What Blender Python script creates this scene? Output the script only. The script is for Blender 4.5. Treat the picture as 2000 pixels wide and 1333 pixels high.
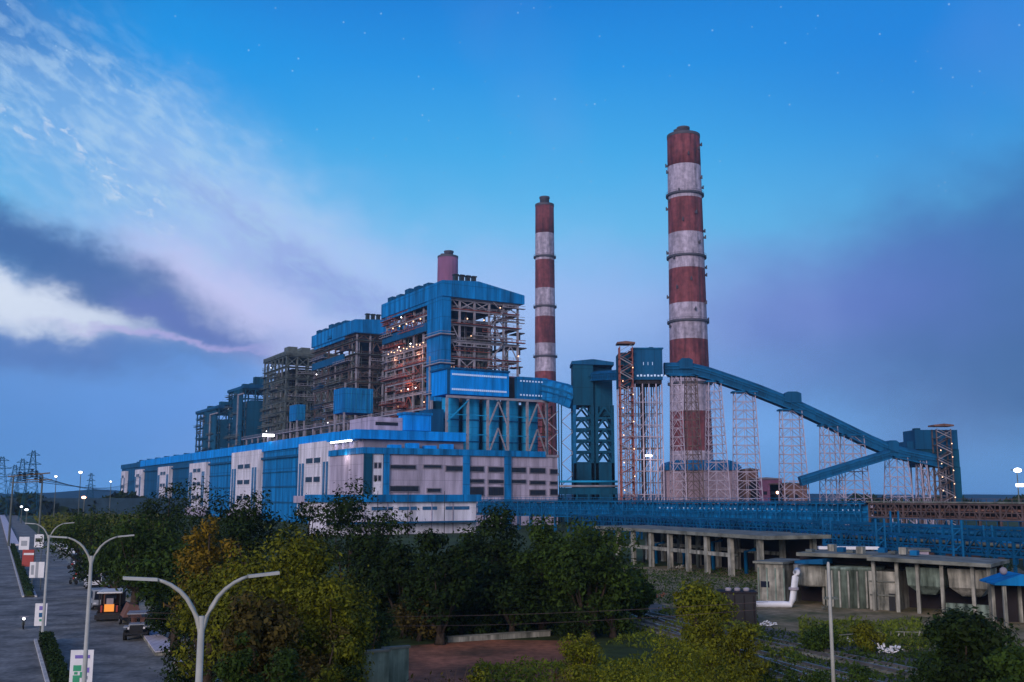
import bpy, math, random
import numpy as np
from mathutils import Vector, Matrix
for o in list(bpy.data.objects): bpy.data.objects.remove(o)
S = bpy.context.scene
COL = S.collection
R = math.radians
# ------------------------------------------------------------------ camera
F, H, TH = 2000.0, 11.5, R(8.53)          # focal length in photo pixels, eye height, upward pitch
CT, ST = math.cos(TH), math.sin(TH)
cam = bpy.data.objects.new('camera', bpy.data.cameras.new('camera')); COL.objects.link(cam)
cam.location = (0, 0, H); cam.rotation_euler = (math.pi/2 + TH, 0, 0)
cam.data.lens = 36; cam.data.sensor_width = 36; cam.data.clip_start = .2; cam.data.clip_end = 20000
S.camera = cam
def ray(px, py):
    a, s = (px-1000)/F, (666.5-py)/F
    return a, CT - ST*s, ST + CT*s
def PY(px, py, Y):
    a, b, c = ray(px, py); k = Y/b
    return Vector((a*k, Y, H + c*k))
def G(px, py, z=0.):
    a, b, c = ray(px, py); k = (z-H)/c
    return Vector((a*k, b*k, z))
C3, S3 = math.cos(R(30)), math.sin(R(30))
def PU(px, py, u):
    a, b, c = ray(px, py); k = u/(-S3*a + C3*b)
    return (C3*a + S3*b)*k, H + c*k                      # v, z
def PV(px, py, v):
    a, b, c = ray(px, py); k = v/(C3*a + S3*b)
    return (-S3*a + C3*b)*k, H + c*k                     # u, z
def W(u, v, z=0.): return Vector((-S3*u + C3*v, C3*u + S3*v, z))
def lin(c):
    return tuple(((x/255.)/12.92 if x <= 10 else (((x/255.)+.055)/1.055)**2.4) for x in c)
# ------------------------------------------------------------------ world: dusk sky
w = bpy.data.worlds.new('World'); S.world = w; w.use_nodes = True
nt = w.node_tree; N = nt.nodes; L = nt.links; N.clear()
def M_(op, a, b=None, c=None, clamp=False):
    n = N.new('ShaderNodeMath'); n.operation = op; n.use_clamp = clamp
    for i, x in enumerate((a, b, c)):
        if x is None: continue
        if isinstance(x, (int, float)): n.inputs[i].default_value = x
        else: L.new(x, n.inputs[i])
    return n.outputs[0]
def mixc(f, a, b):
    n = N.new('ShaderNodeMix'); n.data_type = 'RGBA'
    if isinstance(f, (int, float)): n.inputs[0].default_value = f
    else: L.new(f, n.inputs[0])
    for i, x in ((6, a), (7, b)):
        if isinstance(x, tuple): n.inputs[i].default_value = (*x[:3], 1)
        else: L.new(x, n.inputs[i])
    return n.outputs[2]
tc = N.new('ShaderNodeTexCoord'); sep = N.new('ShaderNodeSeparateXYZ'); L.new(tc.outputs['Generated'], sep.inputs[0])
az = M_('MULTIPLY', M_('ARCTAN2', sep.outputs[0], sep.outputs[1]), 180/math.pi)
el = M_('MULTIPLY', M_('ARCSINE', sep.outputs[2]), 180/math.pi)
def noise(vec, scale, detail=4, rough=.55, dist=0.):
    n = N.new('ShaderNodeTexNoise'); n.inputs['Scale'].default_value = scale; n.inputs['Detail'].default_value = detail
    n.inputs['Roughness'].default_value = rough; n.inputs['Distortion'].default_value = dist
    L.new(vec, n.inputs['Vector']); return n.outputs['Fac']
def comb(x, y, z=0.):
    n = N.new('ShaderNodeCombineXYZ')
    for i, q in enumerate((x, y, z)):
        if isinstance(q, (int, float)): n.inputs[i].default_value = q
        else: L.new(q, n.inputs[i])
    return n.outputs[0]
aev = comb(az, el)
n1 = noise(aev, .16, 5, .6); n2 = noise(comb(M_('ADD', az, 40.), M_('MULTIPLY', el, 1.6)), .2, 5, .62)
azw = M_('ADD', az, M_('MULTIPLY', M_('SUBTRACT', n1, .5), 7.)); elw = M_('ADD', el, M_('MULTIPLY', M_('SUBTRACT', n2, .5), 4.))
def dird(px, py):
    a, b, c = ray(px, py); return math.degrees(math.atan2(a, b)), math.degrees(math.atan2(c, math.hypot(a, b)))
def blob(px, py, sx, sy, rot, sharp=1., warp=True):
    a0, e0 = dird(px, py); A, E = (azw, elw) if warp else (az, el)
    dx, dy = M_('SUBTRACT', A, a0), M_('SUBTRACT', E, e0); c, s = math.cos(R(rot)), math.sin(R(rot))
    x = M_('ADD', M_('MULTIPLY', dx, c*35/sx), M_('MULTIPLY', dy, -s*35/sx))     # rot > 0: falls to the right
    y = M_('ADD', M_('MULTIPLY', dx, s*35/sy), M_('MULTIPLY', dy, c*35/sy))
    r2 = M_('ADD', M_('MULTIPLY', x, x), M_('MULTIPLY', y, y))
    return M_('POWER', math.e, M_('MULTIPLY', M_('POWER', r2, sharp), -1.))
ramp = N.new('ShaderNodeValToRGB'); L.new(M_('DIVIDE', el, 40.), ramp.inputs[0])
stops = [(-3, (60, 105, 160)), (0, (98, 164, 232)), (3.5, (104, 166, 234)), (7, (116, 170, 234)), (10.5, (132, 186, 242)), (14.5, (94, 188, 238)), (19, (62, 170, 234)), (23.5, (26, 146, 228)), (27.5, (4, 124, 214)), (39, (0, 86, 180))]
while len(ramp.color_ramp.elements) > 1: ramp.color_ramp.elements.remove(ramp.color_ramp.elements[0])
for i, (e, c) in enumerate(stops):
    q = ramp.color_ramp.elements[0] if i == 0 else ramp.color_ramp.elements.new(max(0., e/40.))
    q.position = max(0., e/40.); q.color = (*lin(c), 1)
col = ramp.outputs[0]
for (px, py, sx, sy, rot, sh, c, al, wp) in [
    (2000, 700, 600, 300, -14, 1.3, (46, 92, 152), .97, True),
    (1440, 850, 330, 110, 0, 1., (116, 178, 250), .75, True),
    (2020, 440, 330, 130, -22, 1., (44, 102, 160), .8, True),
    (1600, 600, 360, 120, -8, 1., (88, 106, 196), .7, True),
    (1900, 930, 500, 70, 0, 1., (84, 148, 214), .75, True),
    (1850, 100, 420, 220, 0, 1., (0, 118, 214), .6, False),
    (0, 20, 260, 130, 0, 1., (4, 92, 168), .75, True),
    (340, 90, 260, 90, 12, 1., (0, 152, 234), .7, True),
    (40, 830, 420, 150, 0, 1., (72, 136, 208), .9, True),
    (420, 800, 330, 110, 0, 1., (98, 152, 232), .75, True),
    (560, 500, 430, 130, 30, 1.2, (190, 208, 248), .85, True),
    (1000, 600, 420, 130, 5, 1., (172, 196, 248), .65, True),
    (150, 300, 330, 110, 25, 1., (126, 176, 232), .6, True),
    (420, 580, 260, 80, 22, 1.4, (210, 208, 248), .9, True),
    (70, 606, 260, 56, 3, 1.8, (226, 234, 250), .97, True),
    (640, 570, 150, 38, 22, 1.2, (128, 150, 220), .65, True),
    (500, 450, 190, 28, 30, 1.2, (140, 160, 224), .5, True),
    (110, 508, 350, 76, 20, 2.0, (58, 100, 162), .97, True),
    (60, 612, 235, 42, 3, 2.0, (222, 232, 248), .9, True),
    (360, 625, 150, 30, 20, 1.6, (88, 110, 184), .9, True),
    (100, 690, 330, 42, -2, 1.4, (72, 114, 184), .85, True),
    (330, 662, 190, 9, 4, 1.2, (196, 180, 236), .6, True)]:
    b = blob(px, py, sx, sy, rot, sh, wp)
    col = mixc(M_('MULTIPLY', b, al, clamp=True), col, lin(c))
# ragged cirrus in the upper left, drawn out along one bearing
ca, sa = math.cos(R(28)), math.sin(R(28))
cx = M_('ADD', M_('MULTIPLY', az, ca), M_('MULTIPLY', el, -sa)); cy = M_('ADD', M_('MULTIPLY', az, sa), M_('MULTIPLY', el, ca))
c1 = noise(comb(M_('MULTIPLY', cx, .5), M_('MULTIPLY', cy, 1.15)), 1.2, 8, .62, .35)
cmask = M_('ADD', blob(150, 240, 320, 130, 30, 1.3), M_('MULTIPLY', blob(480, 400, 380, 90, 34, 1.2), .8), clamp=True)
cf = M_('MULTIPLY', M_('MULTIPLY', M_('SUBTRACT', c1, .44, clamp=True), 5.2, clamp=True), cmask)
col = mixc(M_('MULTIPLY', cf, .62), col, lin((172, 208, 240)))
c2 = noise(comb(M_('MULTIPLY', cx, 1.1), M_('MULTIPLY', cy, 2.0)), .8, 6, .6, .5)
cf2 = M_('MULTIPLY', M_('MULTIPLY', M_('SUBTRACT', c2, .53, clamp=True), 9., clamp=True), M_('ADD', blob(110, 270, 130, 34, 28, 1.3), blob(240, 375, 130, 30, 30, 1.3), clamp=True))
col = mixc(M_('MULTIPLY', cf2, .6), col, lin((216, 228, 244)))
# broad faint unevenness
nb = noise(aev, .07, 3, .5)
col = mixc(M_('MULTIPLY', M_('SUBTRACT', nb, .5, clamp=True), .5), col, lin((150, 160, 226)))
# stars
vo = N.new('ShaderNodeTexVoronoi'); vo.inputs['Scale'].default_value = 84; L.new(tc.outputs['Generated'], vo.inputs['Vector'])
sc_ = N.new('ShaderNodeSeparateColor'); L.new(vo.outputs['Color'], sc_.inputs[0])
st = M_('MULTIPLY', M_('SUBTRACT', .095, vo.outputs['Distance'], clamp=True), 12., clamp=True)
st = M_('MULTIPLY', st, M_('GREATER_THAN', sc_.outputs[0], .3)); st = M_('MULTIPLY', st, M_('MULTIPLY', M_('SUBTRACT', el, 11.), .09, clamp=True))
col = mixc(M_('MULTIPLY', st, .55), col, lin((190, 225, 250)))
# the unseen half of the sky behind the camera: made paler and brighter to add fill light
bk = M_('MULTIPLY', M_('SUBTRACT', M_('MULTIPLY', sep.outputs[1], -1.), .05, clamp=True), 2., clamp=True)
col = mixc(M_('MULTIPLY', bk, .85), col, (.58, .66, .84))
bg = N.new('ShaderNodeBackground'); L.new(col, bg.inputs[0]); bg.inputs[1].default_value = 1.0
sky = N.new('ShaderNodeTexSky'); sky.sky_type = 'NISHITA'; sky.sun_disc = False; sky.sun_elevation = R(14); sky.sun_rotation = R(-155)
bg2 = N.new('ShaderNodeBackground'); L.new(sky.outputs[0], bg2.inputs[0]); bg2.inputs[1].default_value = .006
ads = N.new('ShaderNodeAddShader'); L.new(bg.outputs[0], ads.inputs[0]); L.new(bg2.outputs[0], ads.inputs[1])
out = N.new('ShaderNodeOutputWorld'); L.new(ads.outputs[0], out.inputs[0])
sun = bpy.data.objects.new('sun', bpy.data.lights.new('sun', 'SUN')); COL.objects.link(sun)
sun.data.energy = 2.3; sun.data.angle = R(22); sun.data.color = (1, .84, .84)
sun.rotation_euler = Vector((.42, .90, -.30)).to_track_quat('-Z', 'Y').to_euler()
S.view_settings.view_transform = 'Standard'; S.view_settings.look = 'None'; S.view_settings.exposure = 0; S.view_settings.gamma = 1
S.cycles.volume_bounces = 0; S.cycles.max_bounces = 5; S.cycles.transparent_max_bounces = 6
# ------------------------------------------------------------------ materials
def mat(name, c, rough=.7, var=.25, scale=.3, metal=0., emit=None, estr=0., streak=False, c2=None, bump=0., spec=.4, island=False, grid=None, fine=0.):
    m = bpy.data.materials.new(name); m.use_nodes = True; t = m.node_tree; n = t.nodes; b = n['Principled BSDF']
    b.inputs['Roughness'].default_value = rough; b.inputs['Metallic'].default_value = metal; b.inputs['Specular IOR Level'].default_value = spec if rough < .75 else min(spec, .12)
    co = n.new('ShaderNodeTexCoord'); mp = n.new('ShaderNodeMapping'); t.links.new(co.outputs['Object'], mp.inputs[0])
    if streak: mp.inputs['Scale'].default_value = (1, 1, .12)
    nz = n.new('ShaderNodeTexNoise'); nz.inputs['Scale'].default_value = scale; nz.inputs['Detail'].default_value = 6; nz.inputs['Roughness'].default_value = .62
    t.links.new(mp.outputs[0], nz.inputs['Vector'])
    r = n.new('ShaderNodeValToRGB'); c2 = c2 or tuple(x*(1-var*1.3) for x in c); c1 = tuple(min(1, x*(1+var*.6)) for x in c)
    r.color_ramp.elements[0].position = .32; r.color_ramp.elements[1].position = .68
    r.color_ramp.elements[0].color = (*c2, 1); r.color_ramp.elements[1].color = (*c1, 1)
    f = nz.outputs['Fac']
    if island:
        g = n.new('ShaderNodeNewGeometry'); mx = n.new('ShaderNodeMath'); mx.operation = 'MULTIPLY_ADD'; mx.inputs[1].default_value = .5
        mm = n.new('ShaderNodeMath'); mm.operation = 'MULTIPLY_ADD'; t.links.new(f, mm.inputs[0]); mm.inputs[1].default_value = .75; mm.inputs[2].default_value = -.12
        t.links.new(g.outputs['Random Per Island'], mx.inputs[0]); t.links.new(mm.outputs[0], mx.inputs[2]); f = mx.outputs[0]
        r.color_ramp.elements[0].position = .15; r.color_ramp.elements[1].position = .85
    t.links.new(f, r.inputs[0]); o = r.outputs[0]
    if grid:                                                     # sheet and panel joints: thin darker lines every gx / gz metres
        sp = n.new('ShaderNodeSeparateXYZ'); t.links.new(co.outputs['Object'], sp.inputs[0]); tot = None
        for ax, per, wd, dk in grid:
            src = sp.outputs[ax] if ax < 3 else None
            if ax == 3:
                ad = n.new('ShaderNodeMath'); t.links.new(sp.outputs[0], ad.inputs[0]); t.links.new(sp.outputs[1], ad.inputs[1]); src = ad.outputs[0]
            d1 = n.new('ShaderNodeMath'); d1.operation = 'DIVIDE'; t.links.new(src, d1.inputs[0]); d1.inputs[1].default_value = per
            d2 = n.new('ShaderNodeMath'); d2.operation = 'FRACT'; t.links.new(d1.outputs[0], d2.inputs[0])
            d3 = n.new('ShaderNodeMath'); d3.operation = 'LESS_THAN'; t.links.new(d2.outputs[0], d3.inputs[0]); d3.inputs[1].default_value = wd/per
            mx = n.new('ShaderNodeMix'); mx.data_type = 'RGBA'; mu = n.new('ShaderNodeMath'); mu.operation = 'MULTIPLY'; t.links.new(d3.outputs[0], mu.inputs[0]); mu.inputs[1].default_value = dk
            t.links.new(mu.outputs[0], mx.inputs[0]); t.links.new(o, mx.inputs[6]); mx.inputs[7].default_value = (*[x*.3 for x in c], 1); o = mx.outputs[2]
    if fine:
        n3 = n.new('ShaderNodeTexNoise'); n3.inputs['Scale'].default_value = fine; n3.inputs['Detail'].default_value = 3; t.links.new(co.outputs['Object'], n3.inputs['Vector'])
        hv = n.new('ShaderNodeMapRange'); hv.inputs[1].default_value = .3; hv.inputs[2].default_value = .7; hv.inputs[3].default_value = .7; hv.inputs[4].default_value = 1.25
        t.links.new(n3.outputs['Fac'], hv.inputs[0]); vm = n.new('ShaderNodeVectorMath'); vm.operation = 'SCALE'; t.links.new(o, vm.inputs[0]); t.links.new(hv.outputs[0], vm.inputs['Scale']); o = vm.outputs[0]
    t.links.new(o, b.inputs['Base Color'])
    if bump:
        bp = n.new('ShaderNodeBump'); bp.inputs['Strength'].default_value = bump; t.links.new(nz.outputs['Fac'], bp.inputs['Height']); t.links.new(bp.outputs[0], b.inputs['Normal'])
    if emit: b.inputs['Emission Color'].default_value = (*emit, 1); b.inputs['Emission Strength'].default_value = estr
    return m
M = dict(
 blue=mat('blue_cladding', (.003, .165, .42), .65, .5, .3, streak=True, spec=.1, grid=[(3, 6, .4, .5), (2, 7.5, .35, .5)]),
 blue_dk=mat('dark_blue_cladding', (.003, .075, .18), .65, .35, .15, streak=True, spec=.1, grid=[(3, 5, .4, .3)]),
 teal=mat('teal_cladding', (.002, .062, .12), .7, .4, .12, streak=True, spec=.1, grid=[(3, 5, .4, .3), (2, 8, .4, .35)]),
 bright=mat('bright_blue_cladding', (.001, .25, .72), .65, .36, .3, streak=True, spec=.1, grid=[(3, 7, .35, .4)]),
 silo=mat('cyan_silo_sheet', (.010, .25, .48), .6, .3, .12, streak=True, spec=.1, grid=[(2, 3, .3, .3)]),
 lav=mat('pale_wall_render', (.37, .32, .41), .8, .34, .35, streak=True, grid=[(2, 5.5, .16, .5), (3, 8, .15, .4)]),
 white=mat('white_wall_render', (.60, .57, .64), .75, .34, .4, streak=True, grid=[(2, 7.4, .14, .35)]),
 grey=mat('grey_wall', (.20, .18, .22), .8, .3, .15, streak=True),
 steel=mat('pale_steel', (.27, .25, .285), .75, .3, .3),
 trestle=mat('lavender_grey_steel', (.36, .31, .39), .75, .3, .3),
 steelb=mat('brown_steel', (.10, .065, .06), .65, .45, .35),
 steelg=mat('greenish_steel', (.085, .10, .09), .65, .4, .35),
 rust=mat('rust_red_steel', (.24, .06, .045), .7, .45, .3),
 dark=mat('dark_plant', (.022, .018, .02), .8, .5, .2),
 duct=mat('duct_sheet', (.13, .11, .095), .7, .5, .2, c2=(.05, .08, .075)),
 bluesteel=mat('blue_painted_steel', (.003, .10, .24), .65, .35, .3, spec=.1),
 glass=mat('dark_glass', (.012, .016, .03), .3, .3, .5, spec=.2),
 glassb=mat('blue_glass', (.02, .10, .22), .2, .3, .5, spec=.6),
 red=mat('chimney_red_paint', (.17, .045, .050), .75, .5, .28, streak=True, fine=.35),
 lilac=mat('chimney_white_paint', (.36, .31, .39), .75, .38, .28, streak=True, fine=.35),
 ringd=mat('dark_ring', (.05, .045, .06), .7),
 mauve=mat('mauve_concrete', (.22, .09, .17), .8, .3, .08, streak=True),
 conc=mat('stained_concrete', (.27, .26, .22), .85, .6, 1.5, streak=True, c2=(.045, .05, .04), bump=.2, fine=1.1),
 concg=mat('green_stained_concrete', (.17, .22, .185), .85, .5, 1.4, streak=True, c2=(.03, .042, .03), bump=.2, fine=1.),
 slab=mat('roof_slab', (.17, .175, .15), .85, .35, .5, c2=(.06, .065, .055)),
 asphalt=mat('asphalt', (.175, .172, .16), .8, .5, .3, fine=2.5, bump=.05),
 shoulder=mat('dusty_shoulder', (.30, .28, .22), .9, .3, .35, c2=(.17, .16, .13), fine=2.),
 kerb=mat('kerb_paint', (.42, .42, .42), .8, .3, 1.2),
 tile=mat('pale_paving', (.50, .46, .50), .7, .15, 1., grid=[(0, .6, .06, .6), (1, .6, .06, .6)]),
 earth=mat('red_earth', (.27, .105, .06), .95, .3, .25, c2=(.09, .05, .03), bump=.3, fine=1.6),
 dirt=mat('yard_dirt', (.22, .165, .10), .95, .4, .25, c2=(.07, .075, .03), bump=.3, fine=1.4),
 ballast=mat('ballast', (.11, .105, .10), .95, .4, .8, c2=(.04, .045, .04), bump=.3, fine=3.),
 rail=mat('rail_steel', (.20, .19, .19), .4, .3, 1., metal=.6),
 pole=mat('galvanised_pole', (.34, .34, .31), .6, .2, .8),
 whitep=mat('white_paint', (.62, .62, .64), .5, .1, 1.),
 green=mat('green_print', (.02, .28, .14), .6), violet=mat('violet_print', (.16, .12, .42), .6),
 black=mat('black_paint', (.012, .012, .014), .4), rubber=mat('rubber', (.015, .015, .015), .85),
 redp=mat('red_print', (.30, .03, .025), .6), brown=mat('brown_wall', (.16, .085, .07), .8, .3, .3, streak=True),
 orange=mat('lit_orange_panel', (.7, .25, .03), .5, emit=(1, .33, .05), estr=.55),
 carw=mat('white_car_paint', (.62, .62, .66), .3, .05, 1.), card=mat('dark_car_paint', (.03, .035, .045), .3, .1, 1.), cars=mat('silver_car_paint', (.25, .27, .30), .35, .08, 1.),
 skin=mat('skin', (.20, .10, .06), .6), cloth=mat('white_shirt', (.6, .6, .62), .8), trouser=mat('dark_trousers', (.03, .03, .045), .85),
 lamp=mat('lit_lamp', (.9, .9, .9), .5, emit=(.95, .95, 1), estr=7.), lampw=mat('lit_warm_lamp', (.9, .7, .5), .5, emit=(1, .55, .30), estr=2.6), lampo=mat('lit_orange_lamp', (.9, .5, .3), .5, emit=(1, .50, .30), estr=9.),
 winlit=mat('translucent_panel', (.50, .66, .90), .5, .08, .5, emit=(.6, .8, 1), estr=.08),
 bark=mat('bark', (.05, .037, .027), .9, .4, 3.), stem=mat('dry_stems', (.12, .075, .05), .9, .4, 3.),
)
# ------------------------------------------------------------------ mesh builder
class MB:
    def __init__(s): s.v = []; s.f = []
    def add(s, vs, fs):
        k = len(s.v); s.v += [tuple(q) for q in vs]; s.f += [tuple(i+k for i in q) for q in fs]; return s
    def box(s, x0, x1, y0, y1, z0, z1):
        return s.add([(x0,y0,z0),(x1,y0,z0),(x1,y1,z0),(x0,y1,z0),(x0,y0,z1),(x1,y0,z1),(x1,y1,z1),(x0,y1,z1)],
                     [(0,3,2,1),(4,5,6,7),(0,1,5,4),(1,2,6,5),(2,3,7,6),(3,0,4,7)])
    def bar(s, a, b, w=.3, h=None):
        a, b = Vector(a), Vector(b); h = h or w; d = (b-a)
        if d.length < 1e-5: return s
        d.normalize(); up = Vector((0,0,1)) if abs(d.z) < .95 else Vector((0,1,0))
        sx = d.cross(up).normalized()*w/2; sy = sx.cross(d).normalized()*h/2
        p = [q+i*sx+j*sy for q in (a, b) for i, j in ((-1,-1),(1,-1),(1,1),(-1,1))]
        return s.add(p, [(0,1,2,3),(7,6,5,4),(0,4,5,1),(1,5,6,2),(2,6,7,3),(3,7,4,0)])
    def path(s, pts, rad, n=8, caps=True):
        pts = [Vector(p) for p in pts]; rad = rad if isinstance(rad, (list, tuple)) else [rad]*len(pts); k = len(s.v)
        for i, p in enumerate(pts):
            d = (pts[min(i+1, len(pts)-1)]-pts[max(i-1, 0)]).normalized(); up = Vector((0,0,1)) if abs(d.z) < .9 else Vector((0,1,0))
            a = d.cross(up).normalized(); b = a.cross(d)
            for j in range(n):
                t = 2*math.pi*j/n; s.v.append(tuple(p+(a*math.cos(t)+b*math.sin(t))*rad[i]))
        for i in range(len(pts)-1):
            for j in range(n):
                s.f.append((k+i*n+j, k+i*n+(j+1)%n, k+(i+1)*n+(j+1)%n, k+(i+1)*n+j))
        if caps: s.f.append(tuple(k+j for j in reversed(range(n)))); s.f.append(tuple(k+(len(pts)-1)*n+j for j in range(n)))
        return s
    def lathe(s, prof, cx=0, cy=0, n=32):
        return s.path([(cx, cy, z) for r, z in prof], [max(r, 1e-3) for r, z in prof], n)
    def ring(s, r0, r1, z0, z1, cx=0, cy=0, n=32):
        k = len(s.v)
        for (r, z) in ((r0, z0), (r1, z0), (r1, z1), (r0, z1)):
            for j in range(n): t = 2*math.pi*j/n; s.v.append((cx+r*math.cos(t), cy+r*math.sin(t), z))
        for q in range(4):
            for j in range(n): a, b = k+q*n, k+((q+1)%4)*n; s.f.append((a+j, a+(j+1)%n, b+(j+1)%n, b+j))
        return s
    def prism(s, poly, a, b, ax=1):
        """polygon in the plane across axis ax, extruded from a to b"""
        def pt(p, q): return (q, p[0], p[1]) if ax == 0 else (p[0], q, p[1]) if ax == 1 else (p[0], p[1], q)
        n = len(poly); return s.add([pt(p, a) for p in poly]+[pt(p, b) for p in poly], [tuple(range(n)), tuple(range(2*n-1, n-1, -1))]+[(i, n+i, n+(i+1)%n, (i+1)%n) for i in range(n)])
    def ball(s, c, r, n=8, m=6, sz=1.):
        k = len(s.v); c = Vector(c)
        for i in range(1, m):
            t = math.pi*i/m
            for j in range(n): q = 2*math.pi*j/n; s.v.append(tuple(c+Vector((r*math.sin(t)*math.cos(q), r*math.sin(t)*math.sin(q), r*sz*math.cos(t)))))
        s.v += [tuple(c+Vector((0,0,r*sz))), tuple(c-Vector((0,0,r*sz)))]; a, b = len(s.v)-2, len(s.v)-1
        for i in range(m-2):
            for j in range(n): s.f.append((k+i*n+j, k+(i+1)*n+j, k+(i+1)*n+(j+1)%n, k+i*n+(j+1)%n))
        for j in range(n): s.f.append((a, k+j, k+(j+1)%n)); s.f.append((b, k+(m-2)*n+(j+1)%n, k+(m-2)*n+j))
        return s
    def build(s, name, m, parent=None, smooth=False, loc=None, rz=0.):
        me = bpy.data.meshes.new(name); me.from_pydata(s.v, [], s.f); me.materials.append(M[m] if isinstance(m, str) else m)
        o = bpy.data.objects.new(name, me); COL.objects.link(o); o.parent = parent
        if loc is not None: o.location = loc
        o.rotation_euler.z = rz
        if smooth: me.polygons.foreach_set('use_smooth', [True]*len(me.polygons))
        return o
def tag(o, label=None, cat=None, group=None, kind=None):
    if label: o['label'] = label
    if cat: o['category'] = cat
    if group: o['group'] = group
    if kind: o['kind'] = kind
    return o
def thing(name, label, cat, loc=(0,0,0), rz=0., group=None):
    o = bpy.data.objects.new(name, None); COL.objects.link(o); o.location = loc; o.rotation_euler.z = rz; o.empty_display_size = .5
    return tag(o, label, cat, group)
def copy_tree(o, parent=None):
    c = o.copy(); COL.objects.link(c); c.parent = parent
    for ch in list(o.children): copy_tree(ch, c)
    return c
def bx(name, m, parent, *a): return MB().box(*a).build(name, m, parent)
RZ = R(30)
HAZE = .00011
# ------------------------------------------------------------------ setting
def sheet(name, pts, z, m, kind='structure', thick=0.):
    mb = MB()
    if thick: mb.prism([(p[0], p[1]) for p in pts], z, z+thick, 2)
    else: mb.add([(p[0], p[1], z) for p in pts], [tuple(range(len(pts)))])
    return tag(mb.build(name, m), kind=kind)
gm = mat('ground_cover', (.045, .065, .018), .95, .4, .05, c2=(.02, .032, .012), fine=.8)
sheet('ground', [(-2400,-190), (2400,-190), (2400,1960), (-2400,1960)], 0, gm)
def rl(Y, off): return (4-.5*Y+off, Y)                       # the avenue runs straight, bearing 26.5 degrees left
sheet('road', [rl(-20, -9.5), rl(-20, 9.6), rl(900, 9.6), rl(900, -9.5)], .012, 'asphalt')
sheet('road_shoulder', [rl(-20, 9.6), rl(-20, 13.2), rl(160, 13.4), rl(260, 11), rl(260, 9.6)], .016, 'shoulder')
def kerb(name, Y0, Y1, off, wd=.25, h=.16, m='kerb'):
    return sheet(name, [rl(Y0, off), rl(Y0, off+wd), rl(Y1, off+wd), rl(Y1, off)], .012, m, thick=h)
for (a, b) in ((-20, 84), (119, 232)):
    kerb('kerb', a, b, 0.); kerb('kerb', a, b, 1.45)
    sheet('median_soil', [rl(a+.1, .25), rl(a+.1, 1.45), rl(b-.1, 1.45), rl(b-.1, .25)], .09, 'dirt')
kerb('median_kerb', 238, 900, 0., 2.6, .35, 'tile')
kerb('kerb', -20, 640, -9.8)
for i in range(30):
    y = 34+i*9.; sheet('lane_marking', [rl(y, -4.9), rl(y, -4.75), rl(y+3, -4.75), rl(y+3, -4.9)], .018, 'kerb')
# distant hills
mb = MB(); rnd = random.Random(4)
hm = mat('far_hills', (.012, .06, .11), .95, .3, .002)
prev = None
for i in range(61):
    a = R(-60+i*2.); r = 1500; z = 10+11*abs(math.sin(i*.53))*math.exp(-((i-14)/9.)**2)+5*math.sin(i*1.7+1)*math.exp(-((i-12)/12.)**2)+rnd.random()*3
    q = [(r*math.sin(a), r*math.cos(a), 0), (r*math.sin(a)*1.02, r*math.cos(a)*1.02, z), (r*math.sin(a)*1.2, r*math.cos(a)*1.2, 0)]
    k = len(mb.v); mb.v += q
    if i: mb.f += [(k-3, k-2, k+1, k), (k-2, k-1, k+2, k+1)]
tag(mb.build('hills', hm), kind='structure')
# the yard and the fields, laid by their ground outline
sheet('red_soil_field', [G(*p) for p in ((770,1333),(800,1262),(930,1250),(1130,1252),(1150,1333),(1140,1380),(760,1380))], .012, 'earth')
sheet('yard', [G(*p) for p in ((1190,1110),(1500,1100),(1990,1110),(2120,1190),(2100,1260),(1760,1275),(1560,1240),(1250,1190))], .012, 'dirt')
sheet('gravel_bed', [G(*p) for p in ((1150,1168),(1240,1170),(2050,1345),(2050,1420),(1780,1420),(1240,1225),(1120,1185))], .02, 'ballast')
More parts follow.
